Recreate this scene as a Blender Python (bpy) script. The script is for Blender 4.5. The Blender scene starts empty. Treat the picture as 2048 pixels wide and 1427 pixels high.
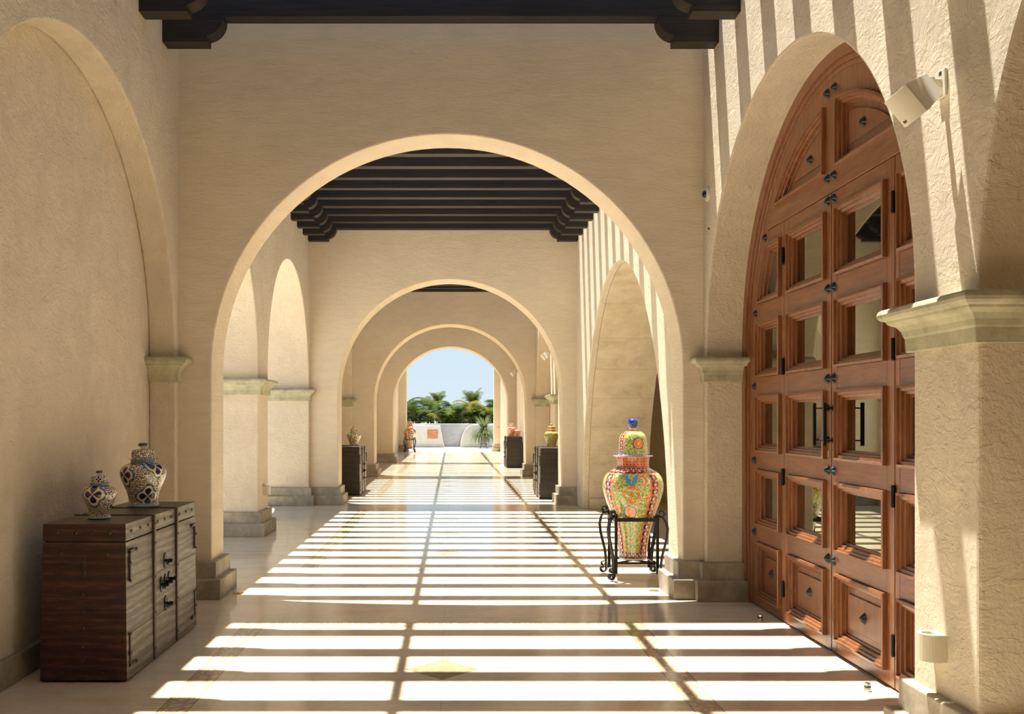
import bpy, bmesh, math, random
from mathutils import Vector, Matrix, noise
PI = math.pi
C = bpy.context.scene.collection
random.seed(7)
HC = 1.5                      # camera height

# ------------------------------------------------------------------ nodes
class S:
    """socket wrapper so that maths can be written as expressions"""
    def __init__(s, nt, sock): s.nt, s.k = nt, sock
    def _m(s, op, *a, rev=False):
        n = s.nt.nodes.new('ShaderNodeMath'); n.operation = op
        args = [s] + list(a)
        if rev: args = args[::-1]
        for i, v in enumerate(args):
            if isinstance(v, S): s.nt.links.new(v.k, n.inputs[i])
            else: n.inputs[i].default_value = v
        return S(s.nt, n.outputs[0])
    def __add__(s, o): return s._m('ADD', o)
    __radd__ = __add__
    def __sub__(s, o): return s._m('SUBTRACT', o)
    def __rsub__(s, o): return s._m('SUBTRACT', o, rev=True)
    def __mul__(s, o): return s._m('MULTIPLY', o)
    __rmul__ = __mul__
    def abs(s): return s._m('ABSOLUTE')
    def sin(s): return s._m('SINE')
    def lt(s, o): return s._m('LESS_THAN', o)
    def gt(s, o): return s._m('GREATER_THAN', o)
    def mx(s, o): return s._m('MAXIMUM', o)
    def mn(s, o): return s._m('MINIMUM', o)
    def pp(s, o): return s._m('PINGPONG', o)
    def mod(s, o): return s._m('FLOORED_MODULO', o)
    def step(s, a, b):
        n = s.nt.nodes.new('ShaderNodeMapRange'); n.interpolation_type = 'SMOOTHSTEP'
        s.nt.links.new(s.k, n.inputs[0]); n.inputs[1].default_value = a; n.inputs[2].default_value = b
        return S(s.nt, n.outputs[0])

class Mat:
    def __init__(m, name, col=(.8, .8, .8), rough=.6, metal=0., spec=.5, coat=0., ior=None):
        m.m = bpy.data.materials.new(name); m.m.use_nodes = True
        m.nt = m.m.node_tree; m.b = m.nt.nodes['Principled BSDF']
        m.b.inputs['Base Color'].default_value = (*col, 1)
        m.b.inputs['Roughness'].default_value = rough
        m.b.inputs['Metallic'].default_value = metal
        m.b.inputs['Specular IOR Level'].default_value = spec
        m.b.inputs['Coat Weight'].default_value = coat
        if ior: m.b.inputs['IOR'].default_value = ior
    def coord(m, scale=(1, 1, 1), distort=None):
        t = m.nt.nodes.new('ShaderNodeTexCoord'); p = m.nt.nodes.new('ShaderNodeMapping')
        p.inputs['Scale'].default_value = scale
        m.nt.links.new(t.outputs['Object'], p.inputs[0]); v = p.outputs[0]
        if distort:
            n = m.nt.nodes.new('ShaderNodeTexNoise'); n.inputs['Scale'].default_value = distort[0]
            n.inputs['Detail'].default_value = 2
            m.nt.links.new(v, n.inputs[0])
            a = m.nt.nodes.new('ShaderNodeVectorMath'); a.operation = 'MULTIPLY_ADD'
            m.nt.links.new(n.outputs['Color'], a.inputs[0]); a.inputs[1].default_value = (distort[1],)*3
            m.nt.links.new(v, a.inputs[2]); v = a.outputs[0]
        return v
    def noise(m, v, scale, detail=5, rough=.55, lac=2.):
        n = m.nt.nodes.new('ShaderNodeTexNoise'); n.inputs['Scale'].default_value = scale
        n.inputs['Detail'].default_value = detail; n.inputs['Roughness'].default_value = rough
        m.nt.links.new(v, n.inputs[0]); return S(m.nt, n.outputs[0])
    def vor(m, v, scale, feat='F1', rnd=1.):
        n = m.nt.nodes.new('ShaderNodeTexVoronoi'); n.inputs['Scale'].default_value = scale; n.feature = feat
        n.inputs['Randomness'].default_value = rnd
        m.nt.links.new(v, n.inputs[0]); return S(m.nt, n.outputs[0])
    def wave(m, v, scale, dist=4., det=3., direction='Z', prof='SIN'):
        n = m.nt.nodes.new('ShaderNodeTexWave'); n.inputs['Scale'].default_value = scale
        n.bands_direction = direction; n.wave_profile = prof
        n.inputs['Distortion'].default_value = dist; n.inputs['Detail'].default_value = det
        m.nt.links.new(v, n.inputs[0]); return S(m.nt, n.outputs['Fac'])
    def ramp(m, f, stops):
        n = m.nt.nodes.new('ShaderNodeValToRGB'); e = n.color_ramp.elements
        while len(e) < len(stops): e.new(.5)
        for i, (p, c) in enumerate(stops): e[i].position = p; e[i].color = (*c, 1)
        m.nt.links.new(f.k, n.inputs[0]); return n.outputs[0]
    def mix(m, f, a, b, mode='MIX'):
        n = m.nt.nodes.new('ShaderNodeMix'); n.data_type = 'RGBA'; n.blend_type = mode
        if isinstance(f, S): m.nt.links.new(f.k, n.inputs[0])
        else: n.inputs[0].default_value = f
        for i, c in ((6, a), (7, b)):
            if isinstance(c, tuple): n.inputs[i].default_value = (*c, 1)
            else: m.nt.links.new(c, n.inputs[i])
        return n.outputs[2]
    def color(m, c): m.nt.links.new(c, m.b.inputs['Base Color'])
    def rough(m, s): m.nt.links.new(s.k, m.b.inputs['Roughness'])
    def bump(m, h, dist=.01, strength=1., prev=None):
        n = m.nt.nodes.new('ShaderNodeBump'); n.inputs['Distance'].default_value = dist
        n.inputs['Strength'].default_value = strength
        m.nt.links.new(h.k, n.inputs['Height'])
        if prev: m.nt.links.new(prev, n.inputs['Normal'])
        m.nt.links.new(n.outputs[0], m.b.inputs['Normal']); return n.outputs[0]
    def xyz(m):
        t = m.nt.nodes.new('ShaderNodeTexCoord'); s = m.nt.nodes.new('ShaderNodeSeparateXYZ')
        m.nt.links.new(t.outputs['Object'], s.inputs[0])
        return [S(m.nt, o) for o in s.outputs]

M = {}
WALL = (.735, .630, .475)
def stucco(name, col, stretch, big, bd):
    a = Mat(name, col, .92, spec=.2)
    v = a.coord(stretch, (2.2, .35))
    n1 = a.noise(v, big, 3, .55); n2 = a.noise(v, big*4.5, 6, .68)
    chip = a.noise(a.coord(tuple(q*k for q, k in zip(stretch, (1, .8, 1.7))), (3., .25)), big*2.2, 3, .5).step(.53, .59)
    lap = (a.noise(v, big*.7, 2, .5) - .5).abs().step(0., .03)
    h = n1*.55 + n2*1.0 + chip*.11 + lap*.04
    a.bump(h, bd, 1.)
    c = a.ramp(a.noise(a.coord((1, 1, 1)), .9, 5, .6), [(.3, tuple(x*.90 for x in col)), (.7, tuple(min(1, x*1.05) for x in col))])
    c2 = a.mix(.35, c, a.ramp(n1, [(.3, tuple(x*.86 for x in col)), (.65, tuple(min(1, x*1.06) for x in col))]))
    a.color(c2); return a.m
M['stucco_side'] = stucco('rough_stucco', WALL, (1, 1, 1), 6.5, .017)
M['stucco_arch'] = stucco('trowelled_stucco', WALL, (1, 1, 3.2), 3.6, .0075)

a = Mat('cantera_stone', (.42, .40, .27), .85, spec=.3)
v = a.coord((1, 1, 1)); n = a.noise(v, 9, 7, .65); n2 = a.noise(v, 60, 3, .6)
a.color(a.ramp(n, [(.3, (.30, .28, .18)), (.5, (.42, .40, .27)), (.72, (.55, .50, .34))])); a.bump(n*.6 + n2*.3, .006)
M['capital'] = a.m
a = Mat('plinth_stone', (.36, .31, .23), .7, spec=.35)
v = a.coord((1, 1, 1)); n = a.noise(v, 5, 8, .7); n2 = a.noise(v, 45, 4, .6)
a.color(a.ramp(n, [(.28, (.22, .19, .14)), (.5, (.36, .31, .23)), (.75, (.52, .46, .34))])); a.bump(n*.5 + n2*.3, .005)
M['plinth'] = a.m
a = Mat('quarried_stone', (.50, .40, .26), .8, spec=.3)
v = a.coord((1, 1, 1.6), (1.5, .3)); n = a.noise(v, 3, 8, .7)
x, y, z = a.xyz(); row = z*2.2
joint = (row.mod(1.) - .5).abs().gt(.492)
c = a.ramp(n, [(.25, (.42, .32, .20)), (.42, (.58, .48, .33)), (.62, (.68, .58, .41)), (.8, (.56, .40, .21))])
a.color(a.mix(joint*.18, c, (.2, .15, .09))); a.bump(n - joint*.2, .008)
M['quarry'] = a.m

# polished stone floor with inlaid ornamental borders and diamonds
BORD = [(2.5, 6.92), (9.4, 15.6), (18.2, 23.8), (26.0, 31.4), (34.0, 42.0), (-6.5, -1.5)]
DIAM = [5.68, 3.4, 10.6, 12.35, 14.1, 19.6, 21.1, 22.6, 27.3, 28.7, 30.1, 36., 38., 40.]
a = Mat('polished_floor', (.7, .6, .45), .13, spec=.5)
x, y, z = a.xyz()
xc = x + .055
v = a.coord((.5, 1.6, 1), (1.2, .5)); n = a.noise(v, 2.0, 8, .62); n3 = a.noise(a.coord((1, 1, 1)), 16, 6, .7)
base = a.ramp(n, [(.28, (.60, .46, .29)), (.45, (.75, .63, .45)), (.58, (.82, .72, .54)), (.75, (.68, .55, .37))])
base = a.mix(.18, base, a.ramp(n3, [(.35, (.5, .38, .25)), (.6, (.8, .7, .55))]))
# tile joints every 1.2 m
jx = (xc + .6).mod(1.2)
jx = ((xc.mod(1.2)) - .6).abs().gt(.5975); jy = (((y + .28).mod(1.2)) - .6).abs().gt(.5975)
base = a.mix(jx.mx(jy)*.28, base, (.33, .24, .15))
# per-tile tone
base = base
bm_, ln_ = None, None
for y0, y1 in BORD:
    hx = 1.375; hy = (y1-y0)/2; cy = (y0+y1)/2
    d = (xc.abs() - (hx)).mx((y - cy).abs() - hy)      # signed box distance (outside positive)
    band = d.abs().lt(.082)
    edge = ((d.abs() - .075).abs()).lt(.005)
    bm_ = band if bm_ is None else bm_.mx(band); ln_ = edge if ln_ is None else ln_.mx(edge)
vv = a.coord((1, 1, 1), (7., .10))
orn = (a.vor(vv, 15., 'DISTANCE_TO_EDGE', .75)).lt(.085)
orn2 = ((x*38.).sin() * (y*38. + (x*20.).sin()*1.6).sin()).abs().lt(.22)
pat = orn.mx(orn2*.8)
base = a.mix(bm_*.38, base, (.62, .47, .30))
base = a.mix(bm_*pat*.62, base, (.30, .20, .12))
base = a.mix(ln_*.7, base, (.32, .22, .14))
dm = None
for c0 in DIAM:
    d = (xc.abs() + (y - c0).abs()).lt(.225)
    dm = d if dm is None else dm.mx(d)
dn = a.noise(a.coord((1, 1, 1), (6, .3)), 9, 8, .7)
base = a.mix(dm*.9, base, a.ramp(dn, [(.3, (.22, .13, .055)), (.5, (.32, .225, .12)), (.7, (.42, .34, .22))]))
a.color(base)
a.rough(n3*.10 + .07)
a.bump(a.noise(a.coord((1, 1, 1)), 1.6, 2, .5), .004, .5)
M['floor'] = a.m
a = Mat('terrace_paving', (.5, .46, .4), .8); v = a.coord(); n = a.noise(v, 6, 5)
a.color(a.ramp(n, [(.3, (.40, .37, .32)), (.7, (.50, .46, .40))])); M['terrace'] = a.m
a = Mat('earth', (.2, .17, .1), .95); n = a.noise(a.coord(), 2, 6); a.color(a.ramp(n, [(.3, (.12, .10, .06)), (.7, (.25, .21, .12))])); M['earth'] = a.m
a = Mat('white_render', (.74, .72, .70), .9, spec=.2); n = a.noise(a.coord((1, 1, 3)), 3, 6, .6)
a.color(a.ramp(n, [(.3, (.40, .40, .41)), (.7, (.50, .50, .51))])); a.bump(n, .01); M['white'] = a.m
a = Mat('cream_render', (.86, .78, .64), .9, spec=.2); n = a.noise(a.coord(), 4, 6, .6); a.bump(n, .008)
a.color(a.ramp(n, [(.3, (.62, .58, .50)), (.7, (.70, .66, .57))])); M['cream'] = a.m
a = Mat('terracotta_relief', (.55, .2, .08), .8); n = a.noise(a.coord((1, 1, 6)), 5, 5, .7)
a.color(a.ramp(n, [(.3, (.38, .10, .035)), (.5, (.60, .24, .10)), (.7, (.75, .42, .24))])); a.bump(n, .02); M['terracotta'] = a.m

# beams: near-black stained timber
a = Mat('black_timber', (.018, .012, .009), .55, spec=.4)
v = a.coord((.35, 6, 6)); n = a.noise(v, 8, 6, .7)
a.color(a.ramp(n, [(.3, (.010, .007, .005)), (.7, (.030, .021, .016))])); a.bump(n, .004); M['beam'] = a.m
# door wood
def wood(name, c0, c1, c2, scale=(5, 5, .6), rough=.32, coat=.25, bump=.0015):
    a = Mat(name, c1, rough, spec=.5, coat=coat)
    a.b.inputs['Coat Roughness'].default_value = .18
    v = a.coord(scale, (1.5, .25)); n = a.noise(v, 7, 7, .65); w = a.noise(a.coord(tuple(s*4 for s in scale)), 9, 4, .6)
    f = n*.7 + w*.3
    a.color(a.ramp(f, [(.3, c0), (.5, c1), (.7, c2)])); a.bump(f, bump); return a.m
M['door'] = wood('mahogany', (.11, .033, .010), (.225, .080, .026), (.33, .135, .048))
M['door_rail'] = wood('mahogany_rail', (.11, .033, .010), (.225, .080, .026), (.33, .135, .048), (5, .6, 5))
a = Mat('reflective_glass', (.37, .38, .31), .02, 1.); M['glass'] = a.m
a = Mat('black_iron', (.018, .016, .015), .42, .6); n = a.noise(a.coord(), 60, 4); a.bump(n, .001); M['iron'] = a.m
a = Mat('old_iron', (.085, .062, .048), .45, .7); n = a.noise(a.coord(), 50, 4); a.bump(n, .002); M['oldiron'] = a.m
a = Mat('patinated_iron', (.05, .055, .055), .4, .8); M['boss'] = a.m
def trunkwood(name, k, c0, c1, c2):
    a = Mat(name, c1, .42, spec=.55)
    v = a.coord(k, (1.4, .22)); w = a.wave(a.coord(tuple(q*.5 for q in k), (.8, .5)), 1.3, 9., 4., 'Z'); n = a.noise(v, 7, 9, .78); f = w*.14 + n*.86
    a.color(a.ramp(f, [(.32, c0), (.5, c1), (.68, c2)])); a.bump(f, .004)
    a.rough(n*.25 + .28); return a.m
M['trunk_end'] = trunkwood('red_brown_planks', (1.2, 1, 9), (.012, .003, .002), (.040, .010, .006), (.11, .035, .020))
M['trunk_dark'] = trunkwood('dark_planks', (1.2, 1, 4), (.008, .005, .004), (.017, .011, .008), (.032, .020, .014))
M['trunk_side'] = trunkwood('glare_grey_planks', (1, 1.0, 9), (.045, .038, .028), (.125, .112, .086), (.30, .275, .22))  # grey of the long faces is grazing glare painted into the base colour
M['trunk_top'] = trunkwood('lid_planks', (1, 5, 1), (.05, .035, .025), (.09, .065, .05), (.14, .11, .085))
a = Mat('painted_ceramic', (.8, .8, .8), .12, spec=.55, coat=.6); a.b.inputs['Coat Roughness'].default_value = .06
t = a.nt.nodes.new('ShaderNodeAttribute'); t.attribute_name = 'glaze'; a.color(t.outputs['Color'])
a.bump(a.noise(a.coord(), 60, 3), .0008); M['ceramic'] = a.m
a = Mat('off_white_plastic', (.66, .62, .50), .45); n = a.noise(a.coord(), 40, 3); a.bump(n, .0005); M['plastic'] = a.m
a = Mat('cream_metal', (.62, .56, .42), .5); n = a.noise(a.coord(), 50, 3); a.bump(n, .0005); M['sconce'] = a.m
a = Mat('dark_print', (.03, .03, .03), .5); M['print'] = a.m
a = Mat('smoked_dome', (.01, .01, .01), .08); M['dome'] = a.m
a = Mat('steel', (.5, .48, .44), .25, 1.); M['steel'] = a.m
a = Mat('brass', (.5, .36, .16), .35, 1.); M['brass'] = a.m
def leafmat(name, c0, c1):
    a = Mat(name, c0, .65, spec=.15); n = a.noise(a.coord(), 1.3, 5, .6)
    a.color(a.ramp(n, [(.35, c0), (.65, c1)])); a.b.inputs['Transmission Weight'].default_value = 0
    tr = a.nt.nodes.new('ShaderNodeBsdfTranslucent'); tr.inputs[0].default_value = (*[min(1, x*1.6) for x in c1], 1)
    mx = a.nt.nodes.new('ShaderNodeMixShader'); mx.inputs[0].default_value = .35
    out = a.nt.nodes['Material Output']
    a.nt.links.new(a.b.outputs[0], mx.inputs[1]); a.nt.links.new(tr.outputs[0], mx.inputs[2]); a.nt.links.new(mx.outputs[0], out.inputs[0])
    return a.m
M['leaf_dark'] = leafmat('palm_leaf_deep', (.008, .022, .004), (.028, .055, .007))
M['leaf_mid'] = leafmat('palm_leaf', (.022, .048, .004), (.10, .135, .012))
M['leaf_gold'] = leafmat('palm_leaf_golden', (.08, .10, .008), (.21, .19, .025))
M['leaf_pot'] = leafmat('pony_leaf', (.05, .085, .015), (.17, .20, .07))
a = Mat('palm_stem', (.34, .27, .10), .7); n = a.wave(a.coord(), 6, 1, 2); a.color(a.ramp(n, [(.2, (.07, .05, .02)), (.8, (.16, .12, .05))])); M['stem'] = a.m

# ------------------------------------------------------------------ mesh helpers
def BM(): return bmesh.new()
def obj(name, bm, mat, parent=None, smooth=False, bevel=0, mats=None):
    bmesh.ops.remove_doubles(bm, verts=bm.verts, dist=1e-5)
    bmesh.ops.recalc_face_normals(bm, faces=bm.faces)
    me = bpy.data.meshes.new(name); bm.to_mesh(me); bm.free()
    for mm in (mats or [mat]): me.materials.append(mm)
    if smooth:
        for p in me.polygons: p.use_smooth = True
    o = bpy.data.objects.new(name, me); C.objects.link(o)
    if parent: o.parent = parent
    if bevel:
        b = o.modifiers.new('b', 'BEVEL'); b.width = bevel; b.segments = 2; b.limit_method = 'ANGLE'; b.angle_limit = .7
        b.harden_normals = False
    if smooth and smooth != 'all':
        me.set_sharp_from_angle(angle=math.radians(35))
    return o
def tag(o, label=None, cat=None, group=None, kind=None):
    if label: o['label'] = label
    if cat: o['category'] = cat
    if group: o['group'] = group
    if kind: o['kind'] = kind
    return o
def struct(o, label=None): o['kind'] = 'structure'; o['label'] = label or o.name; return o
def empty(name, loc, label=None, cat=None, group=None, rz=0):
    o = bpy.data.objects.new(name, None); C.objects.link(o); o.location = loc; o.rotation_euler = (0, 0, rz)
    o.empty_display_size = .1
    return tag(o, label, cat, group)
def copy_tree(o, parent=None):
    c = o.copy(); C.objects.link(c); c.parent = parent
    for ch in list(o.children): copy_tree(ch, c)
    return c
def prism(bm, pts, mp, t0, t1, mi=0):
    """2-D outline -> extruded solid. mp(a,b,t)->xyz"""
    A = [bm.verts.new(mp(a, b, t0)) for a, b in pts]; B = [bm.verts.new(mp(a, b, t1)) for a, b in pts]
    fs = [bm.faces.new(A), bm.faces.new(B[::-1])]
    n = len(pts)
    for i in range(n): fs.append(bm.faces.new((A[i], B[i], B[(i+1) % n], A[(i+1) % n])))
    for f in fs: f.material_index = mi
    return fs
def box(bm, x0, x1, y0, y1, z0, z1, mi=0, rot=None, org=None):
    pts = [(x, y, z) for z in (z0, z1) for x, y in ((x0, y0), (x1, y0), (x1, y1), (x0, y1))]
    if rot is not None: pts = [tuple(rot @ Vector(p) + Vector(org or (0, 0, 0))) for p in pts]
    v = [bm.verts.new(p) for p in pts]
    for q in ((0, 3, 2, 1), (4, 5, 6, 7), (0, 1, 5, 4), (1, 2, 6, 5), (2, 3, 7, 6), (3, 0, 4, 7)):
        bm.faces.new([v[i] for i in q]).material_index = mi
def lathe(bm, prof, seg=24, cx=0, cy=0, cz=0, cap=True):
    rings = []
    for r, z in prof:
        rings.append([bm.verts.new((cx + r*math.sin(2*PI*i/seg), cy - r*math.cos(2*PI*i/seg), cz+z)) for i in range(seg)])
    for a_, b_ in zip(rings, rings[1:]):
        for i in range(seg): bm.faces.new((a_[i], a_[(i+1) % seg], b_[(i+1) % seg], b_[i]))
    if cap: bm.faces.new(rings[0][::-1]); bm.faces.new(rings[-1])
def tube(bm, pts, r, seg=8, flat=None, r1=None):
    """tube along points; flat=(w,h,up) gives a rectangular strap"""
    pts = [Vector(p) for p in pts]; rings = []
    up = Vector((0, 0, 1))
    for i, p in enumerate(pts):
        d = (pts[min(i+1, len(pts)-1)] - pts[max(i-1, 0)]).normalized()
        if flat:
            w, h, side = flat; side = Vector(side).normalized(); nn = side.cross(d).normalized()
            rings.append([bm.verts.new(p + side*sx*w/2 + nn*sy*h/2) for sx, sy in ((-1, -1), (1, -1), (1, 1), (-1, 1))])
        else:
            a_ = d.cross(up)
            if a_.length < .05: a_ = d.cross(Vector((1, 0, 0)))
            a_.normalize(); b_ = d.cross(a_)
            rr = r + ((r1-r)*i/(len(pts)-1) if r1 is not None else 0)
            rings.append([bm.verts.new(p + (a_*math.cos(2*PI*k/seg) + b_*math.sin(2*PI*k/seg))*rr) for k in range(seg)])
    n = len(rings[0])
    for A, B in zip(rings, rings[1:]):
        for k in range(n): bm.faces.new((A[k], A[(k+1) % n], B[(k+1) % n], B[k]))
    bm.faces.new(rings[0][::-1]); bm.faces.new(rings[-1])
def sweep(bm, path, prof, side=1, mi=0):
    """profile (offset, z) carried along a plan path with mitred corners; side=+1 offsets to the left"""
    P = [Vector(p) for p in path]; ns = []
    for i in range(len(P)):
        dirs = []
        if i > 0: dirs.append((P[i]-P[i-1]).normalized())
        if i < len(P)-1: dirs.append((P[i+1]-P[i]).normalized())
        nl = [Vector((-d.y, d.x))*side for d in dirs]
        if len(nl) == 1: ns.append(nl[0])
        else:
            m = (nl[0]+nl[1]).normalized(); ns.append(m / max(.3, m.dot(nl[0])))
    rings = [[bm.verts.new((p.x+n.x*o, p.y+n.y*o, z)) for o, z in prof] for p, n in zip(P, ns)]
    k = len(prof)
    for A, B in zip(rings, rings[1:]):
        for i in range(k): bm.faces.new((A[i], A[(i+1) % k], B[(i+1) % k], B[i])).material_index = mi
    bm.faces.new(rings[0][::-1]); bm.faces.new(rings[-1])

# ------------------------------------------------------------------ THE SHELL
def arc_pts(c, R, zs, n=56, ry=None, a0=0., a1=PI):
    ry = ry or R
    return [(c - R*math.cos(a0+(a1-a0)*i/n), zs + ry*math.sin(a0+(a1-a0)*i/n)) for i in range(n+1)]
def wall_outline(s0, s1, top, openings):
    """openings: list of lists of (s,z) running from the left foot to the right foot"""
    pts = [(s0, 0)]
    for op in openings: pts += op
    pts += [(s1, 0), (s1, top), (s0, top)]
    return pts
def opening(c, R, zs): return [(c-R, 0)] + arc_pts(c, R, zs) + [(c+R, 0)]
XZ = lambda a, b, t: (a, t, b)
YZ = lambda a, b, t: (t, a, b)
TOP_ARCH, TOP_SIDE = 5.30, 5.44
# arch walls: (front, back, centre, radius, spring z)
ARCH = [(-.95, -.55, -.035, 1.965, 1.92), (7.95, 8.37, -.037, 1.970, 1.905), (16.5, 17.1, -.028, 1.945, 1.965),
        (24.5, 25.35, -.03, 1.965, 1.96), (32.05, 32.9, -.03, 1.95, 1.965)]
XL = {0: -2.28, 1: -2.28, 2: -2.46, 3: -2.55, 4: -2.60, 5: -2.40}
XR = {0: 2.108, 1: 2.108, 2: 2.17, 3: 2.17, 4: 2.17, 5: 2.20}
YB = {0: (-8., -.75), 1: (-.75, 8.16), 2: (8.16, 16.8), 3: (16.8, 24.9), 4: (24.9, 32.5), 5: (32.5, 43.6)}
for i, (y0, y1, cx, R, zs) in enumerate(ARCH):
    bm = BM(); prism(bm, wall_outline(-3.3, 3.2, TOP_ARCH, [opening(cx, R, zs)]), XZ, y0, y1)
    struct(obj('wall_arch_%d' % i, bm, M['stucco_arch'], bevel=.014), 'plastered cross wall pierced by a round arch')
# end wall far behind the camera
bm = BM(); box(bm, -3.3, 3.2, -8.4, -8., 0, TOP_ARCH); struct(obj('wall_rear', bm, M['stucco_arch']))

def side_wall(name, bay, side, ops, depth, back=True, thick=.5, y=None):
    y0, y1 = y or YB[bay]; X = (XL if side < 0 else XR)[bay]
    bm = BM(); prism(bm, wall_outline(y0, y1, TOP_SIDE, ops), YZ, X, X + side*depth)
    o = struct(obj(name, bm, M['stucco_side'], bevel=.014), 'rough plastered side wall with arched recesses')
    if back:
        bm = BM(); box(bm, *sorted((X + side*depth, X + side*(depth+thick))), y0, y1, 0, TOP_SIDE)
        struct(obj(name, bm, M['stucco_side']), 'back of the arched recesses')
SP = 2.07
# right side -------------------------------------------------------
DC, DR, DZ = 6.10, 1.765, 2.06       # door arch
side_wall('wall_right', 1, 1, [opening(1.95, 1.85, 2.03), opening(DC, DR, DZ)], .62)
side_wall('wall_right', 0, 1, [opening(-5.0, 1.85, 2.03)], .36)
# bay 2: broad low-springing stone arch, a passage leads off to the right
EC, EA, EB = 12.6, 3.1, 3.55
bm = BM(); e = [(EC-EA, 0)] + arc_pts(EC, EA, 0, 72, EB)[1:-1] + [(EC+EA, 0)]
prism(bm, wall_outline(*YB[2], TOP_SIDE, [e]), YZ, XR[2], XR[2]+.10)
struct(obj('wall_right', bm, M['stucco_side'], bevel=.014), 'rough plastered wall around a broad stone arch')
bm = BM(); e2 = [(EC-EA, 0)] + arc_pts(EC, EA, 0, 72, EB)[1:-1] + [(EC+EA, 0)]
prism(bm, wall_outline(*YB[2], TOP_SIDE, [e2]), YZ, XR[2]+.10, XR[2]+1.08)
struct(obj('wall_right', bm, M['quarry']), 'quarried stone lining of the broad arch')
bm = BM(); box(bm, 3.25, 7.5, 7.9, 8.3, 0, 4.5); box(bm, 3.25, 7.5, 16.9, 17.3, 0, 4.5); box(bm, 7.5, 7.8, 7.9, 17.3, 0, 4.5)
struct(obj('wall_passage', bm, M['stucco_side']))
bm = BM(); box(bm, 3.25, 7.8, 7.9, 17.3, 4.5, 4.7); struct(obj('ceiling', bm, M['stucco_arch']), 'unseen ceiling of the side passage, added to keep it dark')  # unseen slab, added to shut daylight out of the passage
side_wall('wall_right', 3, 1, [opening(18.6, 1.30, 2.03), opening(22.63, 1.765, SP)], .36)
side_wall('wall_right', 4, 1, [], .36)
side_wall('wall_right', 5, 1, [opening(36.0, 1.8, SP)], .36)
# left side --------------------------------------------------------
side_wall('wall_left', 1, -1, [opening(1.7, 1.85, 2.03), opening(6.02, 1.83, 2.04)], .22)
side_wall('wall_left', 0, -1, [opening(-5.0, 1.85, 2.03)], .22)
side_wall('wall_left', 2, -1, [opening(10.27, 1.82, 2.09), opening(14.55, 1.82, 2.09)], .82, back=False)
side_wall('wall_left', 3, -1, [opening(22.55, 1.82, 2.09)], .40)
side_wall('wall_left', 4, -1, [], .4)
side_wall('wall_left', 5, -1, [opening(38.0, 2.0, 2.2)], .6, back=False)
# tall end piers, open above
for s, x0, x1 in ((-1, -3.0, -2.04), (1, 1.92, 3.0)):
    bm = BM(); box(bm, x0, x1, 43.0, 43.6, 0, TOP_SIDE); struct(obj('wall_end', bm, M['stucco_arch'], bevel=.014), 'tall plain pier at the far end')

# floors
bm = BM(); box(bm, -3.3, 3.3, -8.4, 43.7, -.15, 0); struct(obj('floor', bm, M['floor']), 'polished cream stone floor with inlaid borders')
bm = BM(); box(bm, 3.3, 7.8, 7.9, 17.3, -.15, -.002); struct(obj('floor', bm, M['floor']), 'stone floor of the side passage')
bm = BM(); box(bm, -14, 14, 43.7, 52, -.15, -.004); struct(obj('floor', bm, M['terrace']), 'sunlit terrace paving')
bm = BM(); box(bm, -60, -3.3, -30, 43.7, -.2, -.03); struct(obj('floor', bm, M['terrace']), 'paved court beside the gallery')
bm = BM(); box(bm, -300, 300, 52, 500, -.6, -.3); struct(obj('ground', bm, M['earth']), 'garden soil beyond the terrace')

# ------------------------------------------------------------------ capitals, plinths, baseboards
CAP = [(-.03, 1.80), (.025, 1.80), (.028, 1.862), (.034, 1.872), (.040, 1.895), (.056, 1.918), (.082, 1.932), (.088, 1.938),
       (.088, 1.946), (.106, 1.952), (.116, 1.963), (.119, 1.977), (.114, 1.992), (.102, 2.001), (-.03, 2.004)]
PL = [(-.02, .001), (.095, .001), (.095, .160), (.088, .166), (.047, .168), (.047, .300), (.040, .308), (-.02, .308)]
BASE = [(-.02, .001), (.03, .001), (.03, .155), (.024, .162), (-.02, .162)]
tn = [0]
def trim(path, prof, side, mat, lab, pref='trim', bev=.004):
    bm = BM(); sweep(bm, path, prof, side); tn[0] += 1
    nm = '%s_%d' % (pref, tn[0]) if pref == 'trim' else pref
    return struct(obj(nm, bm, M[mat], bevel=bev), lab)
for i, (y0, y1, cx, R, zs) in enumerate(ARCH):
    for s in (-1, 1):
        xj = cx + s*R
        xa = (XL if s < 0 else XR)[i]; xb = (XL if s < 0 else XR)[i+1]
        trim([(xa, y0), (xj, y0), (xj, y1), (xb, y1)], PL, -1 if s < 0 else 1, 'plinth', 'two-step grey stone plinth of the arch pier')
def pil(path, side, caps=True, pl=True):
    if caps: trim(path, CAP, side, 'capital', 'moulded grey green stone capital')
    if pl: trim(path, PL, side, 'plinth', 'two-step grey stone plinth')
# right, bay 1: far door jamb, pier between the arches
pil([(2.108, 7.96), (2.108, 7.865), (2.468, 7.865)], -1)
pil([(2.468, 4.335), (2.108, 4.335), (2.108, 3.80), (2.468, 3.80)], -1)
pil([(2.468, .10), (2.108, .10), (2.108, -.54)], -1)
# right, bay 3
pil([(2.17, 24.51), (2.17, 24.395), (2.53, 24.395)], -1)
pil([(2.53, 20.865), (2.17, 20.865), (2.17, 19.90), (2.53, 19.90)], -1)
# left, bay 1
pil([(-2.50, 7.85), (-2.28, 7.85), (-2.28, 7.96)], -1)
pil([(-2.50, 3.55), (-2.28, 3.55), (-2.28, 4.19), (-2.50, 4.19)], -1)
# left, bay 2
pil([(-3.28, 12.09), (-2.46, 12.09), (-2.46, 12.73), (-3.28, 12.73)], -1)
pil([(-3.28, 16.37), (-2.46, 16.37), (-2.46, 16.51)], -1)
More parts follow.
